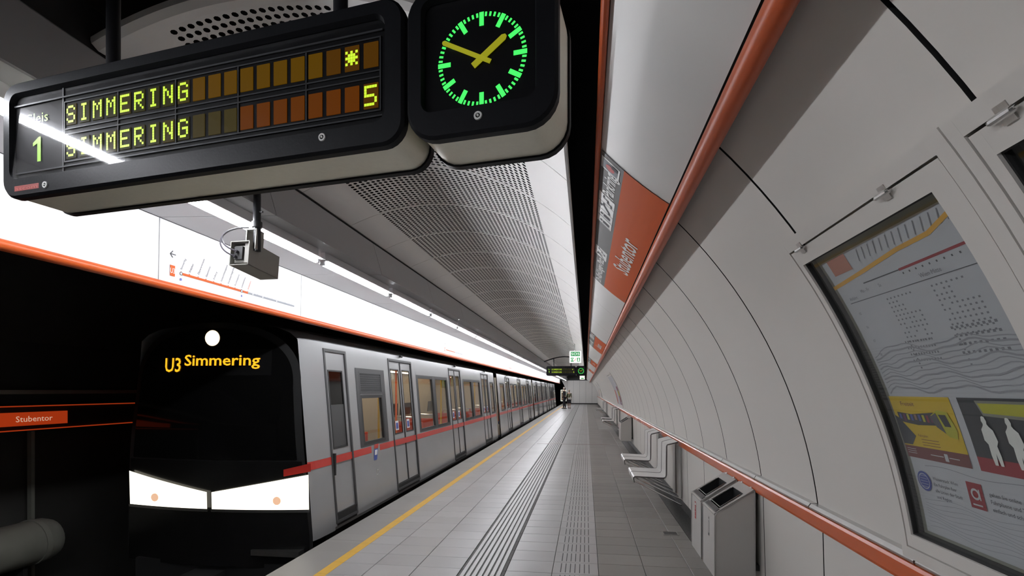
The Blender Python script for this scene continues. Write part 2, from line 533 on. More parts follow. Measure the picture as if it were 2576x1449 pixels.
# station sign on the tunnel wall
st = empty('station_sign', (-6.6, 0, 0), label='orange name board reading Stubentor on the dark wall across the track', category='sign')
obj('board', MB().box(-.02, .0, 3.6, 5.77, 1.175, 1.334), M['board_glow'], st)
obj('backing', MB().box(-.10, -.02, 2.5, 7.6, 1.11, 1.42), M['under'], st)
obj('orange_strip', MB().box(-.02, .0, 2.5, 7.5, 1.400, 1.412), M['board_glow'], st)  # headlight reflection along the strips, put in as glow
obj('orange_strip', MB().box(-.02, .0, 2.5, 7.5, 1.116, 1.128), M['board_glow'], st)
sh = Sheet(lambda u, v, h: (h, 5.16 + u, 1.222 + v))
sh.text('Stubentor', 0, 0, .068, 'glow_text', width=.42)
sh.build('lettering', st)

# ---- track-side fascia (lit white panels), orange rail, lamp soffit
FX0, FZ0, FX1, FZ1 = -2.905, 2.35, -2.895, 2.782
fn_ = Vector((FZ1 - FZ0, 0, -(FX1 - FX0))).normalized()
fas = obj('trim_1', MB().sweep_y([(-3.10, 2.40), (-2.93, 2.34), (-2.918, 2.79), (-2.95, 3.3), (-3.2, 3.3)], Y_NEAR, Y_FAR), M['joint'], kind='structure', label='white enamel fascia band above the track, lit by the tubes')
y = 3.167 - 1.785 * 5
me_f = MB().loft([[(FX0, .004, FZ0), (FX1, .004, FZ1), (FX1 - .02, .004, FZ1 + .01), (FX0 - .02, .004, FZ0 + .01)], [(FX0, 1.781, FZ0), (FX1, 1.781, FZ1), (FX1 - .02, 1.781, FZ1 + .01), (FX0 - .02, 1.781, FZ0 + .01)]], True, 0, True, True).mesh('panel', M['fascia'])
while y < Y_FAR - 1:
    o = link('panel', me_f, fas); o.location = (0, y, 0); y += 1.785
prof = [(FX0 - .005 + .036 * math.cos(a), FZ0 - .02 + .030 * math.sin(a)) for a in [2 * PI * i / 14 for i in range(14)]]
obj('trim_2', MB().sweep_y(prof, Y_NEAR, Y_FAR), M['orange'], smooth=True, kind='structure', label='rounded orange rail along the bottom of the lit white fascia')
obj('trim_3', MB().sweep_y([(FX0 - .17, 2.36), (FX0 - .02, 2.318), (FX0 - .02, 2.322), (FX0 - .17, 2.38)], Y_NEAR, Y_FAR), M['joint'], kind='structure')
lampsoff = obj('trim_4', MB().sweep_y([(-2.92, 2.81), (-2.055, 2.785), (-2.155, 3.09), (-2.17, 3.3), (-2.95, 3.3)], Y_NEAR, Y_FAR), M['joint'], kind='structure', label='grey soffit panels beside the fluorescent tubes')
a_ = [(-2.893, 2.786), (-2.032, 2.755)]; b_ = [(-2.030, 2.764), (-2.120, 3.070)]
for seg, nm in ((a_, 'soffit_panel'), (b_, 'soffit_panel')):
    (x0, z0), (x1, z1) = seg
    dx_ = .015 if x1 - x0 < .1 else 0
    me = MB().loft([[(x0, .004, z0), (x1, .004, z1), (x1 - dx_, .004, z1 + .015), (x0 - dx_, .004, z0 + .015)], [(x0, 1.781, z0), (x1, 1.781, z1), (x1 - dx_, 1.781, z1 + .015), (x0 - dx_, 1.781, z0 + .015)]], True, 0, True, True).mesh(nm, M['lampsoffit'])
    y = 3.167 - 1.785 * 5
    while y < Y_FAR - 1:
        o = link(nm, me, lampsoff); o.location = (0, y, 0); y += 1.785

# ---- fluorescent tubes
LY0, LP = 2.52, 1.53
lamp0 = empty('fluorescent_lamp', (-2.196, LY0, 2.66), group='row of ceiling tubes above the platform edge', category='lamp')
obj('tube', MB().tube([(0, .05, 0), (0, 1.45, 0)], .015, 12), M['tube'], lamp0)
obj('reflector', MB().box(-.060, .060, .02, 1.50, .019, .024), M['batten'], lamp0)
obj('batten', MB().box(-.020, .020, .04, 1.46, .024, .106), M['batten'], lamp0)
for yy in (.02, 1.455):
    obj('lamp_holder', MB().box(-.016, .016, yy, yy + .03, -.012, .020), M['batten'], lamp0)
lamps = [lamp0]
k = 1
while LY0 + k * LP < 56.5:
    c = copy_tree(lamp0); c.location = (-2.196, LY0 + k * LP, 2.66); lamps.append(c); k += 1
for k in range(1, 6):
    c = copy_tree(lamp0); c.location = (-2.196, LY0 - k * LP, 2.66); lamps.append(c)
for o in lamps: o['label'] = 'bright white fluorescent tube in the line of tubes further down the platform edge'
lamps[0]['label'] = 'bright fluorescent tube directly behind the hanging security camera pole, nearest in view'
for q_, w_ in enumerate(('third', 'fourth', 'fifth', 'sixth', 'seventh', 'eighth')): lamps[2 + q_]['label'] = w_ + ' bright fluorescent tube in line, counted from the hanging security camera'
for o in lamps[-5:]: o['label'] = 'fluorescent tube overhead on the near side of the big hanging indicator'
lamps[1]['label'] = 'second bright fluorescent tube in line, just beyond the hanging security camera'

# ---- vaulted ceiling of perforated panels
VO = (-1.3928, 1.3901); VR = 1.8794
ang = lambda x, z: math.atan2(z - VO[1], x - VO[0])
A_L, A_R = ang(-2.146, 3.112), ang(-.105, 2.759)
S_TOT = (A_L - A_R) * VR
def vpt(s, r=0.0):
    a = A_L - s / VR
    return VO[0] + (VR + r) * math.cos(a), VO[1] + (VR + r) * math.sin(a)
def find_s(ratio):           # ratio x/(z-1.6)
    lo, hi = 0, S_TOT
    for _ in range(40):
        m_ = (lo + hi) / 2; x, z = vpt(m_)
        if x / (z - 1.6) < ratio: lo = m_
        else: hi = m_
    return lo
SP0, SP1 = find_s(-1.157), find_s(-.262)
VP_, VY0 = .815, 2.06
PIT = .043
ncol = int((SP1 - SP0) / PIT); nrow = 18
pl = .012; py = (VP_ - .004 - 2 * pl) / nrow; px = (SP1 - SP0) / ncol


def vault_panel():
    mb = MB()
    V = lambda s_, y_: (vpt(s_)[0], y_, vpt(s_)[1])
    L_ = VP_ - .004
    for s0, s1, n in ((0, SP0, 6), (SP1, S_TOT, 10)):
        for i in range(n):
            a = s0 + (s1 - s0) * i / n; b = s0 + (s1 - s0) * (i + 1) / n
            mb.quad(V(a, 0), V(a, L_), V(b, L_), V(b, 0))
    for i in range(ncol):
        a = SP0 + i * px; b = a + px
        mb.quad(V(a, 0), V(a, pl), V(b, pl), V(b, 0)); mb.quad(V(a, L_ - pl), V(a, L_), V(b, L_), V(b, L_ - pl))
        for j in range(nrow):
            y0 = pl + j * py
            cs = (a + b) / 2; cy = y0 + py / 2
            r = .0152
            outer = []; inner = []
            for q in range(8):
                t = PI / 4 * q
                ox = max(-1, min(1, math.cos(t) * 1.4143)); oy = max(-1, min(1, math.sin(t) * 1.4143))
                outer.append(V(cs + ox * px / 2, cy + oy * py / 2)); inner.append(V(cs + r * math.cos(t), cy + r * math.sin(t)))
            mb.add(outer + inner, [(q, 8 + q, 8 + (q + 1) % 8, (q + 1) % 8) for q in range(8)])
    # folded edges of the sheet
    for yy in (0, L_):
        for i in range(16):
            a = S_TOT * i / 16; b = S_TOT * (i + 1) / 16
            xa, za = vpt(a); xb, zb = vpt(b); xa2, za2 = vpt(a, .02); xb2, zb2 = vpt(b, .02)
            mb.quad((xa, yy, za), (xb, yy, zb), (xb2, yy, zb2), (xa2, yy, za2))
    for s_ in (0, S_TOT):
        x, z = vpt(s_); x2, z2 = vpt(s_, .025)
        mb.quad((x, 0, z), (x, L_, z), (x2, L_, z2), (x2, 0, z2))
    return mb


vault = obj('ceiling', MB().box(-1.8, -.3, VY0 + .3, Y_FAR, 3.60, 3.62), M['void'], kind='structure', label='vaulted white ceiling of perforated metal panels over the platform')
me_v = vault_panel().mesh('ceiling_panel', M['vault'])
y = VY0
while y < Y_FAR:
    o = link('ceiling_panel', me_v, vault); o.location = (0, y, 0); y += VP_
# rounded rim at the near end of the vault
mb = MB()
secs = []
for i in range(41):
    s_ = S_TOT * i / 40
    secs.append([(vpt(s_, r)[0], VY0 + yy, vpt(s_, r)[1]) for yy, r in ((-.003, -.004), (-.05, -.010), (-.075, .012), (-.07, .045), (-.003, .05))])
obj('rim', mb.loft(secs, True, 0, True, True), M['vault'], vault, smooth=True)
mb = MB()
for s_ in (0.0, S_TOT):
    x, z = vpt(s_, .012)
    mb.box(x - .006, x + .006, VY0, Y_FAR, z - .012, z + .02)
obj('edge_profile', mb, M['steel'], vault)

# ---- right soffit with orange rails
RX0, RZ0, RX1, RZ1 = .075, 2.79, .40, 2.50           # upper-left, lower-right
RL = math.hypot(RX1 - RX0, RZ1 - RZ0)
rn = Vector((-(RZ0 - RZ1), 0, -(RX1 - RX0))).normalized()
def rpt(q, h=0.0):
    bow = .012 * 4 * q * (1 - q)
    return RX0 + (RX1 - RX0) * q + rn.x * (h + bow), RZ0 + (RZ1 - RZ0) * q + rn.z * (h + bow)
rs = obj('trim_5', MB().sweep_y([(RX0 + .01, RZ0 + .012), (RX1, RZ1 + .014), (RX1 + .1, RZ1 + .1), (RX0 + .1, RZ0 + .12)], Y_NEAR, Y_FAR), M['joint'], kind='structure', label='slanting white enamel soffit above the wall, carrying the station signs')
mb = MB()
for i in range(10):
    (xa, za), (xb, zb) = rpt(i / 10), rpt((i + 1) / 10)
    mb.quad((xa, .002, za), (xb, .002, zb), (xb, 1.858, zb), (xa, 1.858, za))
me_s = mb.mesh('panel', M['soffit_w'], True)
y = 2.93 - 1.86 * 5
while y < Y_FAR:
    o = link('panel', me_s, rs); o.location = (0, y, 0); y += 1.86
obj('trim_6', MB().sweep_y([(RX0 - .016 + .014 * math.cos(a), RZ0 + .014 * math.sin(a)) for a in [2 * PI * i / 10 for i in range(10)]], Y_NEAR, Y_FAR), M['orange'], smooth=True, kind='structure', label='thin orange edge along the top of the slanting soffit')
prof = [(.436 + .036 * math.cos(a), 2.475 + .036 * math.sin(a)) for a in [2 * PI * i / 16 for i in range(16)]]
ur = obj('trim_7', MB().sweep_y(prof, Y_NEAR, Y_FAR), M['orange'], smooth=True, kind='structure', label='round orange rail along the bottom of the slanting soffit')

# ---- right wall: curved panels
WO = (-1.51567, .63088); WR = 2.8046
def wz(z, h=0.0):            # x of the wall surface at height z, h towards the platform
    if z >= .95:
        return WO[0] + math.sqrt(max(0, WR ** 2 - (z - WO[1]) ** 2)) - h
    return 1.24 + (.85 - z) * .026 - h
T0 = math.asin((.965 - WO[1]) / WR); T1 = math.asin((2.86 - WO[1]) / WR * 1.0)
def wpt(y_, t, h=0.0):       # t = arc length above the lower rail
    a = T0 + t / WR
    return (WO[0] + (WR - h) * math.cos(a), y_, WO[1] + (WR - h) * math.sin(a))
TT = (T1 - T0) * WR
mb = MB()
mb.loft([[(wpt(0, TT * i / 20, -.03)[0], yy, wpt(0, TT * i / 20, -.03)[2]) for i in range(21)] for yy in (Y_NEAR - 2, 66)], False)
mb.quad((1.30, -8, -.05), (1.30, 66, -.05), (1.29, 66, 1.0), (1.29, -8, 1.0))
mb.quad((1.29, -8, .9), (1.29, 66, .9), (1.32, 66, 1.1), (1.32, -8, 1.1))
mb.box(.30, .42, -8, 66, 2.86, 3.6)
wr = obj('wall_right', mb, M['joint'], kind='structure', label='curved platform wall clad in pale enamel panels')
PW = .93
def panel_up():
    mb = MB(); g = .0075; n = 26; tt0 = 0.0
    fr = [[wpt(yy, tt0 + (TT - tt0) * i / n) for i in range(n + 1)] for yy in (g, PW - g)]
    bk = [[wpt(yy, tt0 + (TT - tt0) * i / n, -.02) for i in range(n + 1)] for yy in (g, PW - g)]
    mb.loft([fr[0], fr[1]], False)
    mb.loft([bk[0], fr[0]], False, 1); mb.loft([fr[1], bk[1]], False, 1)
    mb.quad(fr[0][0], fr[1][0], bk[1][0], bk[0][0])
    return mb
def panel_low():
    mb = MB(); g = .006
    zz = [.144, .32, .5, .68, .85]
    P = lambda yy, h: [(wz(z) + h, yy, z) for z in zz]
    mb.loft([P(g, 0), P(PW - g, 0)], False)
    mb.loft([P(g, .02), P(g, 0)], False, 1); mb.loft([P(PW - g, 0), P(PW - g, .02)], False, 1)
    mb.quad((wz(.144), g, .144), (wz(.144), PW - g, .144), (wz(.144) + .02, PW - g, .144), (wz(.144) + .02, g, .144))
    return mb
me_pu = panel_up().mesh('wall_panel', [M['enamel'], M['joint']], True)
me_pl = panel_low().mesh('wall_panel', [M['enamel'], M['joint']], True)
y = 3.067 - PW * 9
while y < Y_FAR + 2:
    o = link('wall_panel', me_pu, wr); o.location = (0, y, 0)
    o = link('wall_panel', me_pl, wr); o.location = (0, y - .13, 0)
    y += PW
obj('trim_8', MB().sweep_y([(1.212, .862), (1.208, .875), (1.208, .930), (1.214, .942), (1.275, .942), (1.275, .862)], Y_NEAR, 57.5), M['orange_band'], kind='structure', label='flat orange band along the wall at waist height')
ml = MB()
y = 3.067 - PW * 9
while y < 57:
    ml.sweep_y([(1.222, .944), (1.220, .955), (1.232, .972), (1.30, .972), (1.30, .944)], y + .006, y + PW - .006); y += PW
obj('trim_9', ml, M['steel'], kind='structure', label='bright metal ledge on top of the orange wall band')
obj('baseboard_right', MB().box(1.10, 1.30, -8, 60, -.034, .003).box(1.285, 1.31, -8, 60, 0, .20), M['granite'], kind='structure', label='dark floor strip and dark recess back under the wall panels')  # dark strip along the floor edge, dark back of the gap

# ---- end wall with arch cut for the track tunnel
AO = (-9.73913, -1.33874); AR = 8.08079
arc = lambda z: AO[0] + math.sqrt(max(0, AR ** 2 - (z - AO[1]) ** 2))
wb = obj('wall_back', MB().box(-3.0, 3.0, Y_FAR + .05, Y_FAR + .15, 2.67, 4.3), M['headerdark'], kind='structure', label='end wall of the platform in pale panels beside the tunnel arch')
x0 = -2.745
pwid = .685
edges = [x0 + 0.0] + [-2.06 + pwid * i for i in range(0, 6)]
for xa, xb in zip(edges[:-1], edges[1:]):
    zs = [2.67 * i / 16 for i in range(17)]
    left = [(max(xa + .006, arc(z)), z) for z in zs if arc(z) < xb - .006]
    if not left: continue
    pts = left + [(xb - .006, left[-1][1]), (xb - .006, left[0][1])]
    mb = MB()
    mb.loft([[(x, Y_FAR, z) for x, z in pts], [(x, Y_FAR + .04, z) for x, z in pts]], True, 0, True, True)
    obj('wall_panel', mb, M['vault'], wb)
obj('arch_backing', MB().loft([[(arc(z) + .01 if z < 2.67 else -2.7, yy, z) for z in [2.67 * i / 16 for i in range(17)]] + [(1.6, yy, 2.67), (1.6, yy, 0)] for yy in (Y_FAR + .045, Y_FAR + .3)], True, 0, True, True), M['joint'], wb)
obj('baseboard_back', MB().box(-1.76, 1.3, Y_FAR - .03, Y_FAR - .001, 0, .12), M['granite'], kind='structure')
obj('wall_header', MB().box(-2.9, .25, Y_FAR - .3, Y_FAR, 2.67, 3.6), M['headerdark'], kind='structure')

# ================================================================== STATION SIGNS ON THE SOFFIT
def soffit_sign(y0, y1, label):
    t = empty('station_sign', (0, y0, 0), label=label, category='sign', group='orange Stubentor signs on the slanting soffit')
    L_ = y1 - y0
    fn = lambda u, v, h: (rpt(1 - v / RL, h + .004)[0], L_ - u, rpt(1 - v / RL, h + .004)[1])    # u runs from the far end towards the camera, v up the slant
    VB = RL * .63
    for nm, va, vb, m in (('orange_field', .0, VB, 'orange_sign'), ('grey_field', VB, RL * .99, 'grey_sign')):
        mb = MB(); n = 5
        for i in range(n):
            a = va + (vb - va) * i / n; b = va + (vb - va) * (i + 1) / n
            mb.quad(fn(0, a, 0), fn(L_, a, 0), fn(L_, b, 0), fn(0, b, 0))
        obj(nm, mb, M[m], t)
    s = Sheet(fn)
    s.text('Stubentor', 1.08, RL * .165, .150, 'white_print', width=.90, bold=.015)
    v0, v1 = VB + .022, RL * .97
    s.text('Dr.-Karl-Lueger-Platz', .06, VB + .045, .072, 'white_print', width=.90, bold=.02)
    def icon(u, k):
        s.rect(u, u + .125, v0, v1, 'white_print', .002)
        cu, cv = u + .062, (v0 + v1) / 2
        if k == 'arrow':
            s.line([(cu - .04, cv - .04), (cu + .03, cv + .03)], .014, 'inkdark', .004); s.line([(cu - .02, cv + .035), (cu + .035, cv + .035)], .013, 'inkdark', .004); s.line([(cu + .035, cv - .02), (cu + .035, cv + .04)], .013, 'inkdark', .004)
        elif k == 'lift':
            s.disc(cu, cv + .03, .012, 'inkdark', .004); s.rect(cu - .018, cu + .018, cv - .045, cv + .012, 'inkdark', .004)
            s.line([(cu - .045, cv - .055), (cu - .045, cv + .055)], .006, 'inkdark', .004)
        elif k == 'stairs':
            s.line([(cu - .05, cv - .04), (cu - .02, cv - .04), (cu - .02, cv - .01), (cu + .015, cv - .01), (cu + .015, cv + .025), (cu + .05, cv + .025)], .012, 'inkdark', .004)
        elif k == 'esc':
            s.line([(cu - .055, cv - .03), (cu - .03, cv - .03), (cu + .03, cv + .02), (cu + .055, cv + .02)], .016, 'inkdark', .004); s.disc(cu + .01, cv + .04, .012, 'inkdark', .004)
        elif k == 'u':
            s.rect(cu - .045, cu + .045, cv - .05, cv + .05, 'mapgrey', .003); s.disc(cu, cv, .03, 'stickred', .004); s.rect(cu + .02, cu + .05, cv - .05, cv - .01, 'inkdark', .005)
    icon(.98, 'arrow'); icon(1.11, 'stairs')
    for i, k in enumerate(('lift', 'lift', 'esc', 'stairs')): icon(1.84 + i * .132, k)
    s.text('Parkring', 2.38, VB + .04, .085, 'white_print', width=.32, bold=.02)
    icon(L_ - .165, 'u')
    s.build('print', t, {'white_print': 'icon_panel', 'inkdark': 'pictogram'})
    return t

soffit_sign(2.58, 5.44, 'big orange and grey sign reading Stubentor and Parkring, nearest one on the soffit')
soffit_sign(10.4, 13.26, 'second orange Stubentor sign further along the soffit')
soffit_sign(18.4, 21.26, 'distant orange Stubentor sign on the soffit, beyond the second one')
soffit_sign(26.5, 29.36, 'farthest orange Stubentor sign on the soffit above the far wall cases')

# ================================================================== ROUTE MAP ON THE FASCIA
fl_ = Vector((FX1 - FX0, 0, FZ1 - FZ0)); flen = fl_.length; fl_.normalize()
fnrm = Vector((fl_.z, 0, -fl_.x))
def fpt(u, v, h): return (FX0 + fl_.x * v + fnrm.x * h, u, FZ0 + fl_.z * v + fnrm.z * h)
def route_map(y0, label):
    t = empty('route_map', (0, y0, 0), label=label, category='map', group='route maps on the lit fascia')
    s = Sheet(lambda u, v, h: fpt(u, v, h + .002))
    lv = .092
    s.rect(.095, .140, lv - .035, lv + .042, 'maporange'); s.text('U3', .1175, lv - .014, .036, 'white_print', .002, rot=0, align='c', width=.042)
    s.line([(.145, lv + .120), (.095, lv + .120)], .008, 'mapink'); s.line([(.118, lv + .096), (.095, lv + .120), (.118, lv + .144)], .008, 'mapink')
    x0, st_ = .195, .083
    s.rect(x0, x0 + 9 * st_, lv - .009, lv + .009, 'maporange')
    s.rect(x0 + 9 * st_, x0 + 19 * st_ * .93, lv - .008, lv + .008, 'mapgrey')
    names = ['Simmering', 'Enkplatz', 'Zippererstrasse', 'Gasometer', 'Erdberg', 'Schlachthausgasse', 'Kardinal-Nagl-Platz', 'Rochusgasse', 'Landstrasse', 'Stubentor']
    for i, n in enumerate(names):
        u = x0 + i * st_
        s.rect(u - .004, u + .004, lv + .009, lv + .016, 'maporange')
        s.text(n, u + .006, lv + .026, .016, 'maporange' if i == 9 else 'mapink', .002, rot=math.radians(66), bold=.012)
        if i in (0, 8):
            s.ring(u, lv, .008, .013, 'mapink', .003); s.disc(u, lv, .008, 'white_print', .0025)
            s.rect(u - .008, u + .008, lv - .050, lv - .034, 'pblue', .002)
    for i in range(9):
        u = x0 + (9.8 + i * .85) * st_
        s.rect(u - .003, u + .003, lv + .008, lv + .015, 'mapgrey')
        if i in (0, 2, 5): s.disc(u, lv, .007, 'white_print', .0025)
    s.build('print', t, {'maporange': 'line_strip', 'mapink': 'arrow', 'mapgrey': 'line_strip'})
    return t
route_map(3.167, 'route map of the orange line with arrow, left of the hanging security camera')
route_map(8.522 + 1.785 * 1, 'small far route map on the lit fascia above the moving train doors')
route_map(19.232, 'farthest faint route map on the lit fascia above the rear train cars')

# ================================================================== DISPLAY CASES ON THE WALL
def hinge(parent, y, t, h):
    a = wpt(y, t, h)
    e = MB()
    ax = [wpt(y + yy, t + .0, h + .008) for yy in (-.026, .026)]
    e.tube(ax, .0085, 10)
    e.tube([wpt(y - .034, t, h + .008), wpt(y + .034, t, h + .008)], .0045, 8)
    o = obj('hinge', e, M['chrome'], parent, smooth=True)
    e = MB()
    for dt in (-.013, .013):
        P = [wpt(y + a, t + dt + b, h + .003) for a, b in ((-.016, -.009), (.016, -.009), (.016, .009), (-.016, .009))]
        Q = [wpt(y + a, t + dt + b, h - .004) for a, b in ((-.016, -.009), (.016, -.009), (.016, .009), (-.016, .009))]
        e.add(P + Q, [(0, 1, 2, 3), (0, 1, 5, 4), (1, 2, 6, 5), (2, 3, 7, 6), (3, 0, 4, 7)])
    obj('hinge_plate', e, M['steel'], o)


def case_ring(mb, y0, y1, t0, t1, w0, w1, h0, h1, n=20):
    """frame ring: outer rectangle (y0,y1,t0,t1) minus inner; w0 = side width, w1 = (bottom, top) widths"""
    def strip(ya, yb, ta, tb, n_):
        fr = [[wpt(yy, ta + (tb - ta) * i / n_, h1) for i in range(n_ + 1)] for yy in (ya, yb)]
        bk = [[wpt(yy, ta + (tb - ta) * i / n_, h0) for i in range(n_ + 1)] for yy in (ya, yb)]
        mb.loft([bk[0], fr[0], fr[1], bk[1]], False)
        mb.quad(fr[0][0], fr[1][0], bk[1][0], bk[0][0]); mb.quad(fr[0][-1], fr[1][-1], bk[1][-1], bk[0][-1])
    strip(y0, y0 + w0[0], t0, t1, n); strip(y1 - w0[1], y1, t0, t1, n)
    strip(y0 + w0[0], y1 - w0[1], t0, t0 + w1[0], 3); strip(y0 + w0[0], y1 - w0[1], t1 - w1[1], t1, 3)
    return mb

TZ = lambda z: (math.asin((z - WO[1]) / WR) - T0) * WR


def display_case(y0, y1, label, content, q=1.0):
    t = empty('display_case', (0, 0, 0), label=label, category='display case', group='display cases and poster frames on the curved wall')
    ta, tb = TZ(.965), TZ(2.205)
    obj('outer_frame', case_ring(MB(), y0, y1, ta, tb, (.045, .035), (.045, .05), -.005, .048 * q), M['enamel'], t, smooth=True)
    d0, d1, e0, e1 = y0 + .050, y1 - .040, ta + .050, tb - .057
    dr = obj('door', case_ring(MB(), d0, d1, e0, e1, (.075, .030), (.05, .062), .002, .046 * q), M['enamel'], t, smooth=True)
    g0, g1, f0, f1 = d0 + .075, d1 - .030, e0 + .05, e1 - .062
    if q == 1: obj('gasket', case_ring(MB(), g0 - .001, g1 + .001, f0 - .001, f1 + .001, (.006, .006), (.006, .006), .0, .038), M['rubber'], t, smooth=True)
    mb = MB()
    for i in range(16 if q == 1 else 0):       # the distant ones are open poster frames
        a = f0 + (f1 - f0) * i / 16; b = f0 + (f1 - f0) * (i + 1) / 16
        mb.quad(wpt(g0, a, .030 * q), wpt(g1, a, .030 * q), wpt(g1, b, .030 * q), wpt(g0, b, .030 * q))
    if q == 1: obj('glass', mb, M['caseglass'], t, smooth=True)
    mb = MB()
    for i in range(16):
        a = f0 - .02 + (f1 - f0 + .04) * i / 16; b = f0 - .02 + (f1 - f0 + .04) * (i + 1) / 16
        mb.quad(wpt(g0 - .02, a, .001), wpt(g1 + .02, a, .001), wpt(g1 + .02, b, .001), wpt(g0 - .02, b, .001))
    obj('back_panel', mb, M['pipe'], t, smooth=True)
    W_, H_ = g1 - g0, f1 - f0
    s = Sheet(lambda u, v, h: wpt(g1 - u, f0 + v, (.006 if q == 1 else .0185) + h * q))          # u from the far (left in view) side towards the camera
    content(s, W_, H_, t)
    s.build('print', t, {'paper': 'poster_sheet'})
    for yy in (y0 + .26, y1 - .14): hinge(t, yy, e1, .047 * q)
    return t


def body_shape(cu, v0, hh, lean=0.0, wide=1.0):
    pts = [(-.10, 0), (-.12, .20), (-.10, .42), (-.17, .50), (-.15, .72), (-.07, .80), (-.05, .84), (-.07, .90), (-.04, .985), (0, 1), (.045, .985), (.07, .90), (.05, .84), (.08, .79), (.16, .72), (.19, .50), (.12, .40), (.14, .2), (.13, 0), (.05, 0), (.02, .25), (-.02, 0)]
    return [(cu + x * hh * .62 * wide + lean * y * hh, v0 + y * hh) for x, y in pts]


def content_a(s, W, H, t):
    R = random.Random(3)
    s.rect(.035, W, .02, H - .03, 'paper', 0, 14)
    # timetable half
    hv = .548
    top = H - .022
    s.rect(.075, .20, top - .075, top - .012, 'psalmon')
    s.line([(.02, top - .115), (.08, top - .11), (.25, top - .095), (W * .6, top - .075), (W * .8, top - .07), (W, top - .03)], .014, 'pline')
    s.line([(.21, top - .135), (W * .55, top - .135)], .004, 'inkdark'); s.line([(W * .55, top - .135), (W * .95, top - .13)], .008, 'pred')
    for i in range(15):
        u = .26 + i * .033
        s.line([(u, top - .06), (u + .018, top - .02)], .004, 'paperline')
    for i in range(9): s.rect(.56 * W + i * .03, .56 * W + i * .03 + .006, top - .152, top - .146, 'inkdark')
    s.line([(.07, top - .19), (W - .02, top - .19)], .0025, 'inkdark')
    s.text('Abfahrt', .08, top - .180, .012, 'paperline'); s.text('Mo - Fr', .17, top - .165, .012, 'paperline'); s.text('Sa', .28, top - .165, .012, 'paperline'); s.text('Wien Mitte', .48, top - .180, .014, 'paperline')
    for b0, cnt in ((.28, 7), (.50, 8)):
        for r in range(17):
            v = top - .215 - r * .0155
            n = cnt if 3 < r < 11 or r == 0 else (1 if r > 10 else 4)
            for c in range(n):
                if R.random() < .9: s.rect(b0 + c * .020, b0 + c * .020 + .0075, v, v + .0055, 'paperline')
    for i in range(4): s.text('%02d' % (5 + i), .09, top - .24 - i * .055, .010, 'paperline')
    # wavy printed lines across the middle
    for k in range(11):
        v = hv + .012 + k * .0155
        pts = [(.05 + (W - .05) * i / 26, v + .010 * math.sin(i * .55 + k * .45) + .004 * math.sin(i * 1.3 + k) - (.018 if i < 1 else .008 * (i == 1))) for i in range(27)]
        s.line(pts, .0035 if k % 3 else .006, 'paperfaint')
    for r in range(4):
        for c in range(11): s.rect(.26 + c * .013, .266 + c * .013, hv + .11 + r * .022, hv + .117 + r * .022, 'paperline')
        for c in range(9): s.rect(.49 + c * .020, .50 + c * .020, hv + .12 + r * .026, hv + .128 + r * .026, 'paperline')
    # yellow advert
    a0, a1, b0, b1 = .030, .350, .300, .533
    s.rect(a0, a1, b0 + .045, b1, 'pyellow', .002, 3); s.rect(a0, a1, b0, b0 + .045, 'pbrown', .002)
    s.poly([(a0, b0 + .05), (a0 + .05, b0 + .05), (a0 + .085, b0 + .085), (a0 + .06, b0 + .11), (a0 + .02, b0 + .15), (a0, b0 + .16)], 'pdark', .003)
    s.poly([(a0 + .02, b1 - .06), (a0 + .10, b1 - .066), (a0 + .22, b1 - .055), (a0 + .22, b1 - .10), (a0 + .12, b1 - .105), (a0 + .06, b1 - .10), (a0 + .02, b1 - .095)], 'pdark', .003)
    for i in range(9):
        s.rect(a0 + .03 + i * .021, a0 + .042 + i * .021, b1 - .094 + R.random() * .01, b1 - .066, R.choice(['pskin', 'pblue', 'pwine', 'paper', 'pyellow2', 'purple']), .0035)
    s.poly([(a1 - .115, b1 - .065), (a1 - .075, b1 - .045), (a1 - .03, b1 - .05), (a1 - .01, b1 - .11), (a1 - .02, b1 - .14), (a1 - .055, b1 - .135), (a1 - .10, b1 - .10)], 'pyellow2', .004)
    s.poly([(a1 - .075, b1 - .06), (a1 - .04, b1 - .06), (a1 - .03, b1 - .10), (a1 - .06, b1 - .10)], 'pdark', .005)
    s.poly([(a1 - .12, b1 - .07), (a1 - .085, b1 - .055), (a1 - .065, b1 - .125), (a1 - .10, b1 - .105)], 'inkdark', .005)
    s.text('Freizeit', a0 + .06, b1 - .035, .016, 'pbrown', .003, width=.075)
    s.text('Fahrplan', a0 + .10, b0 + .085, .009, 'pbrown', .003, width=.05)
    for i in range(3): s.line([(a0 + .11, b0 + .075 - i * .010), (a0 + .20, b0 + .075 - i * .010)], .002, 'pbrown', .003)
    s.rect(a0 + .205, a0 + .222, b0 + .008, b0 + .034, 'paper', .003); s.line([(a0 + .135, b0 + .022), (a0 + .2, b0 + .022)], .003, 'paper', .003); s.line([(a0 + .227, b0 + .022), (a0 + .275, b0 + .022)], .003, 'paper', .003)
    for i in range(3): s.line([(a0 + .01, b0 + .034 - i * .008), (a0 + .06, b0 + .034 - i * .008)], .002, 'paper', .003)
    # dark advert with white figures
    c0, c1 = .385, .72
    s.rect(c0, c1, b0 + .045, b1, 'pdark', .002, 3); s.rect(c0, c1, b0, b0 + .045, 'pred', .002)
    s.poly([(c0 + .07, b1 - .008), (c1, b1 - .008), (c1, b1 - .065), (c0 + .085, b1 - .055)], 'pipe', .003)
    s.poly([(c0 + .08, b1 - .016), (c1, b1 - .016), (c1, b1 - .054), (c0 + .09, b1 - .046)], 'pyellow2', .004)
    for cu, hh, le in ((c0 + .085, .150, -.03), (c0 + .175, .150, -.05), (c0 + .265, .140, .0)):
        s.poly(body_shape(cu, b0 + .028, hh, le, 1.5), 'white_print', .005)
    # footer
    s.disc(.085, .215, .037, 'pblue', .002); s.ring(.085, .215, .026, .029, 'paper', .003)
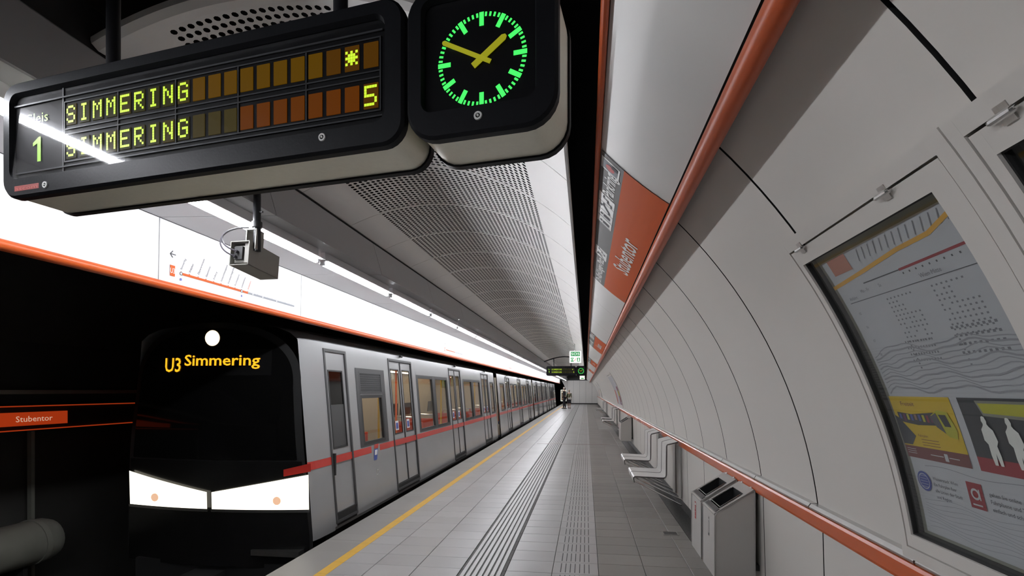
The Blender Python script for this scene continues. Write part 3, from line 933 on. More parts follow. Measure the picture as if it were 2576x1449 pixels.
    for i in range(5): s.line([(.065, .195 + i * .01), (.105, .195 + i * .01)], .0015, 'paper', .003)
    for i, tx in enumerate(('Wasserstadt Wien', 'Ein Fahrplan fuer', 'alle Linien der Stadt', 'und Region')):
        s.text(tx, .135, .228 - i * .022, .0115, 'inkdark', .002)
    s.rect(.30, .365, .168, .253, 'pred', .002); s.ring(.332, .216, .012, .019, 'paper', .003); s.rect(.347, .352, .198, .234, 'paper', .003); s.line([(.312, .181), (.352, .181)], .005, 'paper', .003)
    for i, tx in enumerate(('gehen Sie online', 'Fahrplaene und Tickets', 'einfach und schnell')):
        s.text(tx, .39, .222 - i * .024, .0125, 'inkdark', .002)
    s.rect(.645, .675, .225, .265, 'pred', .002)
    for k in range(9):
        v = .045 + k * .0135
        s.line([(.06 + (W - .07) * i / 22, v + .008 * math.sin(i * .6 + k * .6)) for i in range(23)], .0016, 'paperfaint', .001)
    s.line([(.11 + (W - .12) * i / 22, .275 + .006 * math.sin(i * .5)) for i in range(23)], .0016, 'paperline', .001)


def content_b(s, W, H, t):
    s.rect(0, W, .0, H, 'pdark', 0, 12)
    s.rect(.04, W - .02, .2, H - .2, 'paperfaint', .002, 8)
def content_dark(s, W, H, t):
    s.rect(0, W, 0, H, 'paper', 0, 10); s.rect(-.02, W + .03, .03, H * .62, 'purple', .003, 5); s.rect(.15, W - .1, H * .30, H * .48, 'pyellow2', .005, 2); s.disc(W * .55, H * .2, .12, 'pskin', .006); s.rect(.12, .3, H * .5, H * .6, 'pred', .006)
    s.rect(W * .5, W - .05, .06, .14, 'paper', .006)
def content_red(s, W, H, t):
    s.rect(0, W, 0, H, 'paper', 0, 10); s.rect(W * .05, W * .98, .03, H * .5, 'stickred', .003, 5); s.poly(body_shape(W * .55, .1, H * .42), 'pskin', .005); s.rect(W * .4, W * .8, .05, .10, 'paper', .006)
def content_plain(s, W, H, t):
    s.rect(0, W, 0, H, 'paper', 0, 10)
    for i in range(14): s.line([(.06, H - .2 - i * .05), (W - .1, H - .2 - i * .05)], .006, 'paperfaint', .002)

display_case(1.262, 2.206, 'large glazed timetable case nearest in view with yellow and black adverts', content_a)
display_case(.312, 1.256, 'glazed case cut by the right edge of the view, beside the timetable case', content_b)
display_case(17.95, 18.87, 'distant wall poster frame holding a dark purple and yellow poster', content_dark, .4)
display_case(18.89, 19.80, 'distant white poster frame between the dark poster frame and the red one', content_plain, .4)
display_case(19.82, 20.73, 'distant wall poster frame holding a red poster with a figure', content_red, .4)
display_case(40.27, 41.18, 'very far wall poster frame with a small dark poster near the end wall', content_dark, .4)
display_case(44.92, 45.83, 'farthest wall poster frame with a small red poster near the end wall', content_red, .4)

# lit poster case beyond the arch
t = empty('poster_case', (-2.90, 60.3, 0), label='small framed lit poster standing in the dark arch behind the waiting people', category='poster case')
obj('frame', MB().box(0, .05, -.08, 0, .30, 1.62).box(.60, .65, -.08, 0, .30, 1.62).box(.05, .60, -.08, 0, .30, .36).box(.05, .60, -.08, 0, 1.55, 1.62).box(0, .65, 0, .03, .3, 1.62), M['signwhite'], t)
obj('poster', MB().box(.05, .60, -.04, 0, .36, 1.55), mat('poster_mix', (.18, .12, .08), .5, emit=(.30, .22, .15), power=.35), t)
obj('lamp_strip', MB().box(.12, .50, -.07, -.05, 1.30, 1.40), M['lampwarm'], t)
obj('post', MB().box(.28, .37, -.03, .02, 0, .30), M['under'], t)

# ================================================================== HANGING TRAIN INDICATOR
GL = {'S': '01110 10001 10000 01110 00001 10001 01110', 'I': '01110 00100 00100 00100 00100 00100 01110', 'M': '10001 11011 10101 10101 10001 10001 10001',
      'E': '11111 10000 10000 11110 10000 10000 11111', 'R': '11110 10001 10001 11110 10100 10010 10001', 'N': '10001 11001 10101 10101 10011 10001 10001',
      'G': '01110 10001 10000 10111 10001 10001 01110', '5': '11111 10000 10000 11110 00001 00001 11110', '*': '00000 10101 01110 11111 01110 10101 00000'}


def ringface(mb, outer, inner, y, mi=0):
    n = len(outer)
    mb.add([(a, y, b) for a, b in outer] + [(a, y, b) for a, b in inner], [(i, (i + 1) % n, n + (i + 1) % n, n + i) for i in range(n)], mi)
def wallloop(mb, pts, y0, y1, mi=0):
    n = len(pts)
    mb.add([(a, y0, b) for a, b in pts] + [(a, y1, b) for a, b in pts], [(i, (i + 1) % n, n + (i + 1) % n, n + i) for i in range(n)], mi)
def facefill(mb, pts, y, mi=0):
    mb.add([(a, y, b) for a, b in pts], [tuple(range(len(pts)))], mi)


def housing(parent, u0, u1, v0, v1, r, w0, w1, x0, x1, wr, D=.20):
    out = rrect(u0, u1, v0, v1, r); c = .008
    out2 = rrect(u0 + c, u1 - c, v0 + c, v1 - c, r - c)
    inn = rrect(w0, w1, x0, x1, wr); inn2 = rrect(w0 + .006, w1 - .006, x0 + .006, x1 - .006, wr - .004)
    for nm, ya, yb in (('front_bezel', 0, .030),):
        mb = MB()
        ringface(mb, out2, inn, 0)
        n = len(out)
        mb.add([(a, 0, b) for a, b in out2] + [(a, c, b) for a, b in out], [(i, (i + 1) % n, n + (i + 1) % n, n + i) for i in range(n)])
        wallloop(mb, out, c, yb)
        mb.add([(a, 0, b) for a, b in inn] + [(a, .016, b) for a, b in inn2], [(i, (i + 1) % n, n + (i + 1) % n, n + i) for i in range(n)])
        bz = obj(nm, mb, M['bezel'], parent, smooth=True)
    mb = MB(); sh = rrect(u0 + .006, u1 - .006, v0 + .006, v1 - .006, r - .004)
    wallloop(mb, sh, .030, D - .022)
    obj('metal_casing', mb, M['champagne'], parent, smooth=True)
    mb = MB(); wallloop(mb, out, D - .022, D); facefill(mb, out, D); facefill(mb, out, .0301) if False else None
    ringface(mb, out, sh, D - .022)
    obj('rear_bezel', mb, M['bezel'], parent, smooth=True)
    mb = MB(); facefill(mb, rrect(w0, w1, x0, x1, wr), .018)
    obj('display_panel', mb, M['display_back'], parent)
    mb = MB(); facefill(mb, rrect(w0 + .001, w1 - .001, x0 + .001, x1 - .001, wr), .005)
    mb.v = [(x, .0010 + .050 * max(0, z), z) for x, y, z in mb.v]
    obj('glass', mb, M['glass'], parent)


def screw(parent, u, v):
    mb = MB(); n = 20
    mb.add([(u + r * math.cos(2 * PI * i / n), y, v + r * math.sin(2 * PI * i / n)) for r, y in ((.0115, 0), (.0105, -.003), (.0065, -.003), (.006, -.0005)) for i in range(n)],
           [(k * n + i, k * n + (i + 1) % n, (k + 1) * n + (i + 1) % n, (k + 1) * n + i) for k in range(3) for i in range(n)])
    mb.tube([(u, -.0005, v), (u, -.004, v)], .0028, 10)
    obj('lock', mb, M['white_print'], parent)


def indicator(name, label, loc, rotz, L, CW, ch, pole_h, arch, detail):
    t = empty(name, loc, rotz, label=label, category='display board', group='hanging train indicators with clock')
    H0, H1 = -.018, .384
    k = L / 1.556
    housing(t, 0, L, H0, H1, .065, .036 * k, L - .056, .048, .345, .035)
    fy = .0165
    # ribs between the cells
    mb = MB()
    a0, a1 = .280 * k, 1.478 * k
    for v in (.086, .178, .196, .288): mb.box(a0, a1, fy - .002, fy + .001, v, v + .004)
    for c in range(6): mb.box(a0 + (a1 - a0) / 5 * c - .002, a0 + (a1 - a0) / 5 * c + .002, fy - .002, fy + .001, .086, .292)
    mb.box(a0 - .010, a0 - .004, fy - .002, fy + .001, .05, .34); mb.box(.04 * k, L - .07, fy - .004, fy + .001, .305, .310); mb.box(.04 * k, L - .07, fy - .004, fy + .001, .070, .074)
    obj('divider', mb, M['display_rib'], t)
    t1 = {i: c for i, c in enumerate('SIMMERING')}; t1[18] = '*'
    t2 = {i: c for i, c in enumerate('SIMMERING')}; t2[19] = '5'
    pit = (a1 - a0) / 20
    for r, (tx, vc) in enumerate(((t1, .2455), (t2, .1315))):
        for i in range(20):
            u = a0 + pit * (i + .5)
            if i < 9: m = ('celldark', 'celldark')[r] if (i + r) % 4 else 'olive'
            elif r == 0: m = 'amber' if i < 17 else 'amber2'
            else: m = 'olive' if i < 12 else ('rust' if i < 16 else 'amber2' if i > 18 else 'rust')
            if not detail: m = 'celldark'
            obj('cell', MB().box(u - .0225 * k, u + .0225 * k, fy - .001, fy + .002, vc - .0345, vc + .0345), M[m], t)
            if i in tx:
                rows = GL[tx[i]].split()
                mb = MB(); du, dv = .0080 * k, .0082
                for a, rw in enumerate(rows):
                    for b, q in enumerate(rw):
                        if q == '1':
                            cx = u + (b - 2) * du; cz = vc + (3 - a) * dv
                            mb.quad((cx - du * .46, fy - .0025, cz - dv * .46), (cx + du * .46, fy - .0025, cz - dv * .46), (cx + du * .46, fy - .0025, cz + dv * .46), (cx - du * .46, fy - .0025, cz + dv * .46))
                obj('lit_character', mb, M['dotlit'], t)
    s = Sheet(lambda u, v, h: (u, fy - h, v))
    s.text('Gleis', .088 * k, .240, .034, 'printgreen', .001, width=.112 * k)
    s.poly([(u * k, v) for u, v in ((.149, .105), (.166, .105), (.166, .190), (.156, .190), (.128, .172), (.128, .160), (.149, .168))], 'printgreen', .001)
    s.build('track_lettering', t)
    if detail:
        s = Sheet(lambda u, v, h: (u, -h, v))
        s.rect(.064, .182, .004, .022, 'redmark', .0006)
        s.text('ascom', .068, .0065, .012, 'redline', .0012, width=.108)
        s.build('maker_mark', t)
        screw(t, .212, .012); screw(t, 1.303, .028)
    # clock module
    c0 = L + .008; c1 = c0 + CW
    housing(t, c0, c1, H0 - .004, H1 + .006, .085, c0 + .043, c1 - .055, .050, .350, .03)
    cu, cv, R = (c0 + c1) / 2 + .002, .1775, .1225
    fy2 = .0165
    hm = MB(); mm = MB()
    for i in range(60):
        a = 2 * PI * i / 60
        if i % 5 == 0: r0, r1, wd, tgt = R - .036, R, .0062, hm
        else: r0, r1, wd, tgt = R - .0125, R - .001, .0028, mm
        ca, sa = math.sin(a), math.cos(a)
        P = [(cu + ca * r + sa * q, fy2, cv + sa * r - ca * q) for r, q in ((r0, -wd), (r1, -wd), (r1, wd), (r0, wd))]
        tgt.quad(*P)
    obj('hour_mark', hm, M['clockgreen'], t); obj('minute_mark', mm, M['clockgreen'], t)
    def hand_(a, r0, r1, wd, y, tip):
        ca, sa = math.sin(a), math.cos(a)
        P = [(cu + ca * r + sa * q, y, cv + sa * r - ca * q) for r, q in ((-r0, -wd), (r1 - tip, -wd), (r1, -wd * .4), (r1, wd * .4), (r1 - tip, wd), (-r0, wd))]
        Q = [(x, y + .002, z) for x, _, z in P]
        mb = MB().add(P + Q, [(0, 1, 2, 3, 4, 5)] + [(i, (i + 1) % 6, 6 + (i + 1) % 6, 6 + i) for i in range(6)])
        return mb
    obj('hour_hand', hand_(math.radians(54), .028, .083, .0085, .0125, .008), M['hand'], t)
    obj('minute_hand', hand_(math.radians(298.5), .030, .122, .0058, .0095, .004), M['hand'], t)
    if detail: screw(t, cu - .004, .022)
    # poles
    for u in (.385 * k, 1.295 * k):
        obj('pole', MB().tube([(u, .10, H1), (u, .10, H1 + pole_h)], .0215, 14), M['bezel_edge'], t, smooth=True)
    if arch:
        mb = MB()
        pts = [(-.10 + (L + CW + .1) * i / 16, .10, H1 + pole_h - .16 + .20 * math.sin(PI * i / 16)) for i in range(17)]
        mb.tube(pts, .024, 8)
        obj('arch_bar', mb, M['bezel_edge'], t, smooth=True)
    return t

indicator('train_indicator', 'large black hanging train indicator reading Simmering with green clock, close overhead', (-2.028, 1.541, 2.2847), math.radians(-7.659), 1.556, .413, 1, 1.9, False, True)
indicator('train_indicator', 'small distant hanging train indicator with green clock above the far platform', (-1.655, 21.75, 2.215), math.radians(-1), 1.24, .40, 1, .36, True, False)

# ================================================================== SECURITY CAMERA ON POLE
t = empty('security_camera', (-2.075, 2.86, 2.43), math.radians(-3), label='boxy grey security camera hanging on a pole with looped cables', category='camera')
tilt = math.radians(6)
def cb(x, y, z): return (x, y * math.cos(tilt) + z * math.sin(tilt), z * math.cos(tilt) - y * math.sin(tilt))
def cbox(mb, x0, x1, y0, y1, z0, z1):
    v = [cb(x, y, z) for z in (z0, z1) for y in (y0, y1) for x in (x0, x1)]
    return mb.add(v, [(0, 2, 3, 1), (4, 5, 7, 6), (0, 1, 5, 4), (2, 6, 7, 3), (0, 4, 6, 2), (1, 3, 7, 5)])
mb = MB()
for a in ((-.065, -.060, 0, .285, -.075, .075), (.060, .065, 0, .285, -.075, .075), (-.065, .065, 0, .285, -.075, -.070), (-.065, .065, 0, .285, .070, .075)): cbox(mb, *a)
cbox(mb, -.06, .06, .270, .280, -.07, .07)
obj('camera_housing', mb, M['cam_body'], t)
obj('camera_body', cbox(cbox(MB(), -.055, .015, .03, .28, -.05, .055), .02, .045, .02, .2, -.055, .065), M['cam_body'], t)
obj('connector_plate', cbox(MB(), -.045, .010, .012, .031, -.035, .045), M['cam_dark'], t)
for k, (dx, dz) in enumerate(((-.02, .01), (-.03, -.02))):
    a = cb(dx, -.01, dz)
    mb = MB().tube([cb(dx, .02, dz), a], .009, 8)
    P0_, P1_, P2_, P3_ = Vector(a), Vector(a) + Vector((-.10, -.05, .03)), Vector((-.14 - k * .01, -.02, .16)), Vector((.03, .05, .165))
    pts = [(1 - q) ** 3 * P0_ + 3 * q * (1 - q) ** 2 * P1_ + 3 * q * q * (1 - q) * P2_ + q ** 3 * P3_ for q in [i / 16 for i in range(17)]]
    mb.tube(pts, .0045, 6)
    obj('cable', mb, M['cable'], t, smooth=True)
obj('bracket', cbox(cbox(cbox(MB(), .02, .026, .02, .09, .07, .155), .085, .091, .02, .09, .03, .155), .02, .091, .02, .09, .15, .156), M['cam_body'], t)
mb = MB(); mb.tube([(.075, .06, .02), (.075, .06, .715)], .022, 14)
obj('pole', mb, M['bezel_edge'], t, smooth=True)
obj('collar', MB().tube([(.075, .06, .165), (.075, .06, .20)], .030, 14).tube([(.075, .06, .26), (.115, .06, .26)], .006, 8), M['cam_dark'], t, smooth=True)

# ================================================================== WALL BENCHES
def lprof(th=.0):
    pts = [(-.630, .385), (-.642, .43), (-.640, .455), (-.625, .468), (-.60, .470), (-.30, .458), (-.255, .458), (-.235, .466), (-.226, .49), (-.224, .55), (-.222, .86), (-.218, .882), (-.205, .893), (-.075, .928)]
    return pts
def bench(y0, label):
    """two seats side by side, wall at local x=0 (world 1.255)"""
    t = empty('wall_bench', (1.255, y0, 0), label=label, category='bench', group='white and chrome benches fixed to the wall')
    P = lprof(); SW = .40
    for k in range(2):
        a = .01 + k * (SW + .018); b = a + SW
        mb = MB()
        up = [(x, z) for x, z in P]; dn = [(x + .012 * (1 if i < 9 else 0), z - .010 * (1 if i < 9 else 0) + 0) for i, (x, z) in enumerate(P)]
        dn = []
        for i in range(len(P)):
            tx = P[min(i + 1, len(P) - 1)][0] - P[max(i - 1, 0)][0]; tz = P[min(i + 1, len(P) - 1)][1] - P[max(i - 1, 0)][1]
            L_ = math.hypot(tx, tz); dn.append((P[i][0] + tz / L_ * .012, P[i][1] - tx / L_ * .012))
        mb.loft([[(x, a, z) for x, z in up], [(x, b, z) for x, z in up], [(x, b, z) for x, z in dn], [(x, a, z) for x, z in dn], [(x, a, z) for x, z in up]], False)
        seat = obj('seat_panel', mb, M['seatpan'], t, smooth=True)
        for yy in (a, b):
            mb = MB(); mb.tube([((u[0] + v[0]) / 2, yy, (u[1] + v[1]) / 2) for u, v in zip(up, dn)], .0095, 6)
            obj('edge_trim', mb, M['chrome_dark_reflect'], seat, smooth=True)
    e = MB()
    e.tube([(-.232, -.005, .455), (-.232, 2 * SW + .04, .455)], .007, 8)
    e.tube([(-.60, 0.0, .445), (-.60, 2 * SW + .03, .445)], .009, 8)
    obj('cross_bar', e, M['chrome'], t, smooth=True)
    for yy in (.06, .42, .78):
        obj('support_rod', MB().tube([(-.605, yy, .44), (-.02, yy, .17)], .009, 8), M['chrome'], t, smooth=True)
    obj('support_rod', MB().tube([(-.615, .04, .40), (-.02, .04, .10)], .009, 8), M['chrome'], t, smooth=True)
    for yy in (.16, .60):
        mb = MB(); mb.box(-.022, -.006, yy - .05, yy + .11, .15, .90)
        obj('wall_bracket', mb, M['steel'], t)
    return t
bench(6.93, 'pair of white wall seats with chrome edges nearest in view, past the waste bins')
bench(8.58, 'second pair of white wall seats, just beyond the nearest pair')
bench(19.2, 'pair of white wall seats beyond the far waste bins under the distant cases')
bench(20.9, 'pair of white wall seats below the distant red poster')
bench(30.5, 'far pair of white wall seats near the end of the platform')
bench(32.2, 'farthest pair of white wall seats near the end of the platform')

# ================================================================== WASTE BINS
def bin_(y0, label, sticker):
    t = empty('waste_bin', (.93, y0, 0), label=label, category='bin', group='paired white and steel wall bins')
    W_, D_ = .385, .275
    zf, zb, z0 = .700, .875, .225
    # side panels and front
    side = [(0, z0), (D_, z0), (D_, zb), (0.012, zf), (0, zf - .02)]
    mb = MB()
    for yy in (0.0, W_ - .012): mb.loft([[(x, yy, z) for x, z in side], [(x, yy + .012, z) for x, z in side]], True, 0, True, True)
    mb.box(0, .012, .012, W_ - .012, z0, zf - .012); mb.box(.01, D_, .012, W_ - .012, z0, z0 + .012); mb.box(D_ - .012, D_, .012, W_ - .012, z0, zb - .02)
    bev(obj('body', mb, M['binwhite'], t), .003)
    e = MB()
    for yy in (0, W_): e.tube([(0, yy, z0), (0, yy, zf - .018), (.012, yy, zf), (D_, yy, zb), (D_, yy, z0)], .006, 6)
    e.tube([(.004, 0, zf - .006), (.004, W_, zf - .006)], .011, 8)
    obj('edge_trim', e, M['steel'], t, smooth=True)
    # sloping lid frame with opening
    sl_ = (zb - zf) / (D_ - .012)
    tp = lambda x, y, h: (x - h * sl_ / math.hypot(1, sl_), y, zf + (x - .012) * sl_ + h / math.hypot(1, sl_))
    mb = MB()
    def slab(xa, xb, ya, yb, h0=-.003, h1=.006):
        v = [tp(x, y, h) for h in (h0, h1) for y in (ya, yb) for x in (xa, xb)]
        mb.add(v, [(0, 2, 3, 1), (4, 5, 7, 6), (0, 1, 5, 4), (2, 6, 7, 3), (0, 4, 6, 2), (1, 3, 7, 5)])
    slab(.012, .045, .01, W_ - .01); slab(.215, D_, .01, W_ - .01); slab(.045, .215, .01, .055); slab(.045, .215, W_ - .055, W_ - .01)
    obj('lid_frame', mb, M['steel'], t)
    mb = MB(); slab(.014, .043, .03, W_ - .03, .006, .009)
    obj('lid_handle', mb, M['granite'], t)
    mb = MB()
    q = [(.045, .055), (.215, .055), (.215, W_ - .055), (.045, W_ - .055)]
    topv = [tp(x, y, 0) for x, y in q]; bot = [(x, y, .32) for x, y in q]
    mb.add(topv + bot, [(0, 1, 5, 4), (1, 2, 6, 5), (2, 3, 7, 6), (3, 0, 4, 7), (4, 5, 6, 7)])
    obj('liner', mb, M['binliner'], t)
    e = MB(); e.tube([tp(.055, .062, .010), tp(.055, W_ - .062, .010), tp(.20, W_ - .062, .010)], .003, 5); e.tube([tp(.055, .062, .010), tp(.20, .062, .010)], .003, 5)
    obj('bag_ring', e, M['chrome'], t)
    for yy in (.06, W_ - .10):
        obj('hinge', MB().tube([(D_ + .002, yy, zb + .004), (D_ + .002, yy + .04, zb + .004)], .009, 8), M['chrome'], t, smooth=True)
    for zz_ in (.80, .28): obj('wall_bracket', MB().box(D_, D_ + .05, .05, W_ - .05, zz_, zz_ + .04), M['granite'], t)
    s = Sheet(lambda u, v, h: (-h, u, v))
    if sticker == 'red':
        s.rect(.20, .255, .50, .645, 'stickred', .0015); s.rect(.209, .246, .578, .600, 'white_print', .002); s.rect(.209, .246, .612, .634, 'white_print', .002)
        s.rect(.215, .240, .582, .596, 'stickred', .003); s.line([(.215, .52), (.24, .52), (.24, .56), (.215, .56)], .005, 'white_print', .002)
    else:
        s.disc(.185, .625, .010, 'inkdark', .0015); s.line([(.17, .60), (.17, .505)], .005, 'inkdark', .0015); s.line([(.20, .60), (.20, .505)], .005, 'inkdark', .0015); s.line([(.17, .60), (.20, .60)], .004, 'paperline', .0015); s.rect(.167, .203, .49, .51, 'inkdark', .0015)
    s.build('sticker', t)
    return t
bin_(3.935, 'white and steel wall bin with a grey pictogram, nearest in view', 'grey')
bin_(4.380, 'white and steel wall bin with a red sticker, just behind the nearest bin', 'red')
bin_(14.15, 'distant white wall bin, the nearer of the pair beyond the benches', 'grey')
bin_(14.60, 'distant white wall bin, the further of the pair beyond the benches', 'red')

# ================================================================== SOS AND EXIT LIGHT BOXES
t = empty('light_box_sign', (-.47, 15.0, 2.385), label='lit green and white SOS sign box hanging on a pole above the platform', category='sign')
bev(obj('box', MB().box(0, .335, 0, .11, 0, .335), M['signwhite'], t), .006)
s = Sheet(lambda u, v, h: (u, -h, v))
s.rect(.035, .30, .19, .315, 'signgreen', .001); s.rect(.035, .30, .03, .145, 'signgreen', .001)
s.text('SOS', .167, .222, .068, 'signwhite', .003, width=.235, align='c')
s.rect(.12, .215, .03, .145, 'signwhite', .002); s.line([(.135, .045), (.20, .135)], .014, 'signred', .003)
s.ring(.078, .088, .022, .036, 'signwhite', .003, a0=-1.2, a1=4.4); s.disc(.258, .115, .016, 'signwhite', .003); s.poly([(.235, .045), (.285, .045), (.270, .100), (.245, .100)], 'signwhite', .003)
s.text('Notruf', .167, .157, .022, 'signgreen', .002, align='c')
s.build('print', t, {'signgreen': 'green_field', 'signwhite': 'pictogram'})
obj('pole', MB().tube([(.15, .055, .335), (.15, .055, .72)], .022, 10), M['chrome'], t, smooth=True)
t = empty('light_box_sign', (-.52, 44.6, 2.5), label='tiny far lit yellowish sign box near the end wall under the indicator', category='sign')
obj('box', MB().box(0, .40, 0, .11, 0, .36), M['lampwarm'], t)
obj('green_field', MB().box(.1, .34, -.004, -.001, .05, .14), M['signgreen'], t)
obj('pole', MB().tube([(.34, .055, .36), (.34, .055, .60)], .022, 10), M['chrome'], t, smooth=True)

# ================================================================== PEOPLE
def skin_mesh(name, chains, m, parent, root=0, sub=2):
    """chains: [[(x,y,z,r), ...], ...]; a chain may start at a point that already exists and joins there"""
    vs, es, rs, idx = [], [], [], {}
    for ch in chains:
        prev = None
        for p in ch:
            key = tuple(round(c, 4) for c in p[:3])
            if key not in idx:
                idx[key] = len(vs); vs.append(p[:3]); rs.append(p[3])
            i = idx[key]
            if prev is not None and prev != i: es.append((prev, i))
            prev = i
    me = bpy.data.meshes.new(name); me.from_pydata(vs, es, [])
    me.materials.append(m)
    o = bpy.data.objects.new(name, me); COL.objects.link(o); o.parent = parent
    sk = o.modifiers.new('skin', 'SKIN'); sk.use_smooth_shade = True
    lay = me.skin_vertices[0].data if len(me.skin_vertices) else None
    if lay is None:
        bpy.context.view_layer.objects.active = o
        lay = me.skin_vertices.new(name='skin').data
    for i, r in enumerate(rs):
        rr = r if isinstance(r, tuple) else (r, r)
        lay[i].radius = rr
        lay[i].use_root = (i == root)
    if sub:
        s_ = o.modifiers.new('sub', 'SUBSURF'); s_.levels = sub; s_.render_levels = sub
    return o


def head(parent, c, r, m, hairm, face):
    """head with brow, nose, ears, eyes; face = yaw of the gaze"""
    hx, hy, hz = c
    mb = MB(); n, k = 20, 14
    V = []
    for j in range(k + 1):
        ph = PI * j / k
        for i in range(n):
            th = 2 * PI * i / n
            x = math.sin(ph) * math.cos(th); y = math.sin(ph) * math.sin(th); z = math.cos(ph)
            sx = .80; sy = .96; f = 1.0
            if z < 0: f = 1 - .30 * (-z) ** 1.3; 
            jaw = .10 * max(0, y) * max(0, -z)
            px, py, pz = x * sx * f * r, (y * sy * f + jaw) * r, z * 1.22 * r
            if y > .8 and abs(x) < .28 and -.35 < z < .1: py += .16 * r * (1 - abs(x) / .28)
            V.append((px, py, pz))
    fs = [(j * n + i, j * n + (i + 1) % n, (j + 1) * n + (i + 1) % n, (j + 1) * n + i) for j in range(k) for i in range(n)]
    mb.add(V, fs)
    for sx in (-1, 1):
        mb.tube([(sx * r * .78, 0, -.05 * r), (sx * r * .90, -.03 * r, -.02 * r)], [.20 * r, .14 * r], 8)
        mb.tube([(sx * .30 * r, .80 * r, .06 * r), (sx * .30 * r, .88 * r, .06 * r)], [.10 * r, .06 * r], 8)
    h = obj('head', mb, m, parent, smooth=True); h.location = c; h.rotation_euler = (0, 0, face)
    mb = MB(); V = []
    for j in range(9):
        ph = PI * .62 * j / 8
        for i in range(n):
            th = 2 * PI * i / n
            lim = .55 if math.sin(th) > .35 else 1.0
            p2 = ph * lim
            x = math.sin(p2) * math.cos(th); y = math.sin(p2) * math.sin(th); z = math.cos(p2)
            V.append((x * .86 * r, y * 1.02 * r - .02 * r, z * 1.30 * r))
    mb.add(V, [(j * n + i, j * n + (i + 1) % n, (j + 1) * n + (i + 1) % n, (j + 1) * n + i) for j in range(8) for i in range(n)])
    obj('hair', mb, hairm, h, smooth=True)
    return h


def hand(parent, c, d, s, m):
    """palm and five fingers, hanging down, slightly curled; s = side"""
    ch = []
    x, y, z = c
    o = MB()
    o.tube([(x, y, z), (x, y + .005, z - .045), (x, y + .01, z - .085)], [.020, .032, .030], 8)
    for i, L_ in enumerate((.060, .072, .068, .052)):
        yy = y - .024 + i * .018
        o.tube([(x, yy, z - .08), (x + s * .006, yy, z - .08 - L_ * .5), (x + s * .020, yy, z - .08 - L_)], [.0085, .008, .006], 6)
    o.tube([(x, y + .028, z - .03), (x + s * .012, y + .05, z - .055), (x + s * .020, y + .052, z - .08)], [.011, .0095, .007], 6)
    obj('hand', o, m, parent, smooth=True)


def person(label, loc, face, hgt, topm, legm, hairm, skirt=False, cold='black'):
    t = empty('person', loc, face, label=label, category='person', group='people waiting at the far end of the platform')
    k = hgt / 1.80
    def P(*a): return [tuple(c * k for c in p[:3]) + (p[3] * k,) for p in a]
    # body, facing +y
    body = [P((0, 0, .98, .13), (0, -.01, 1.15, .125), (0, 0, 1.32, .15), (0, -.01, 1.45, .10), (0, .0, 1.52, .055), (0, .01, 1.60, .05))]
    for sx, st in ((-1, .04), (1, -.07)):
        body.append(P((0, 0, .98, .13), (sx * .10, 0, .92, .095), (sx * .105, st * .6 + .02, .50, .060), (sx * .105, st - .02, .10, .042), (sx * .105, st + .14, .045, .035)))
        body.append(P((0, -.01, 1.45, .10), (sx * .18, -.01, 1.43, .058), (sx * .24, -.03, 1.15, .043), (sx * .22, .06, .90, .030)))
    skin_mesh('body', body, M['skin'], t)
    top = [P((0, 0, .93, .145), (0, -.01, 1.15, .145), (0, 0, 1.32, .170), (0, -.01, 1.46, .115))]
    for sx in (-1, 1): top.append(P((0, -.01, 1.46, .115), (sx * .185, -.01, 1.43, .075), (sx * .245, -.03, 1.15, .060), (sx * .225, .05, .92, .048)))
    skin_mesh('jacket', top, topm, t)
    if not skirt:
        leg = []
        for sx, st in ((-1, .04), (1, -.07)): leg.append(P((0, 0, .96, .145), (sx * .10, 0, .90, .110), (sx * .105, st * .6 + .02, .50, .080), (sx * .105, st - .02, .08, .062)))
        skin_mesh('trousers', leg, legm, t)
    else:
        mb = MB(); n = 20
        mb.loft([[(r * math.cos(2 * PI * i / n) * k, r * .8 * math.sin(2 * PI * i / n) * k, z * k) for i in range(n)] for z, r in ((1.0, .15), (.9, .19), (.7, .20), (.50, .21))])
        obj('skirt', mb, legm, t, smooth=True)
    for sx, st in ((-1, .04), (1, -.07)):
        mb = MB(); n = 12
        secs = []
        for yy, wd, hh in ((-.11, .030, .05), (-.08, .042, .085), (0, .045, .09), (.08, .050, .06), (.15, .045, .045), (.18, .02, .03)):
            secs.append([((sx * .105 + wd * math.cos(2 * PI * i / n)) * k, (st + yy) * k, max(0, hh / 2 * (1 + math.sin(2 * PI * i / n))) * k + .001) for i in range(n)])
        mb.loft(secs, True, 0, True, True)
        obj('shoe', mb, M['shoe'], t, smooth=True)
        hand(t, (sx * .222 * k, .062 * k, .915 * k), 0, -sx, M['skin'])
    head(t, (0, .03 * k, 1.695 * k), .092 * k, M['skin'], hairm, 0)
    return t, k

pm, k = person('grey-haired person in dark jacket and trousers standing sideways near the platform edge', (-1.83, 44.4, 0), math.radians(80), 1.84, M['jacket'], M['darkcloth'], M['hairgrey'])
pw, k2 = person('shorter person in olive top and dark skirt with white bag, standing behind the taller one', (-1.44, 44.9, 0), math.radians(-15), 1.62, M['olive_top'], M['darkcloth'], M['hairblond'], True)
t = empty('handbag', (-1.36, 44.58, .80), label='small white handbag carried at the waist by the shorter waiting person', category='bag')
bev(obj('bag_body', MB().box(-.16, .16, -.06, .04, -.02, .15), M['bagwhite'], t), .02)
obj('strap', MB().tube([(-.14, 0, .14), (-.12, .0, .35), (.02, .1, .52), (.10, .02, .35), (.14, 0, .14)], .008, 6), M['bagwhite'], t)

# ================================================================== TRAIN
XC = -4.11
hw = lambda z: 1.18 - .085 * max(z, 0)
train = empty('metro_train', (XC, 5.3, -.99), label='silver-grey metro train with red stripe and glowing headlights arriving at the platform', category='train')
TB = Matrix.Translation((-XC, -5.3, .99))


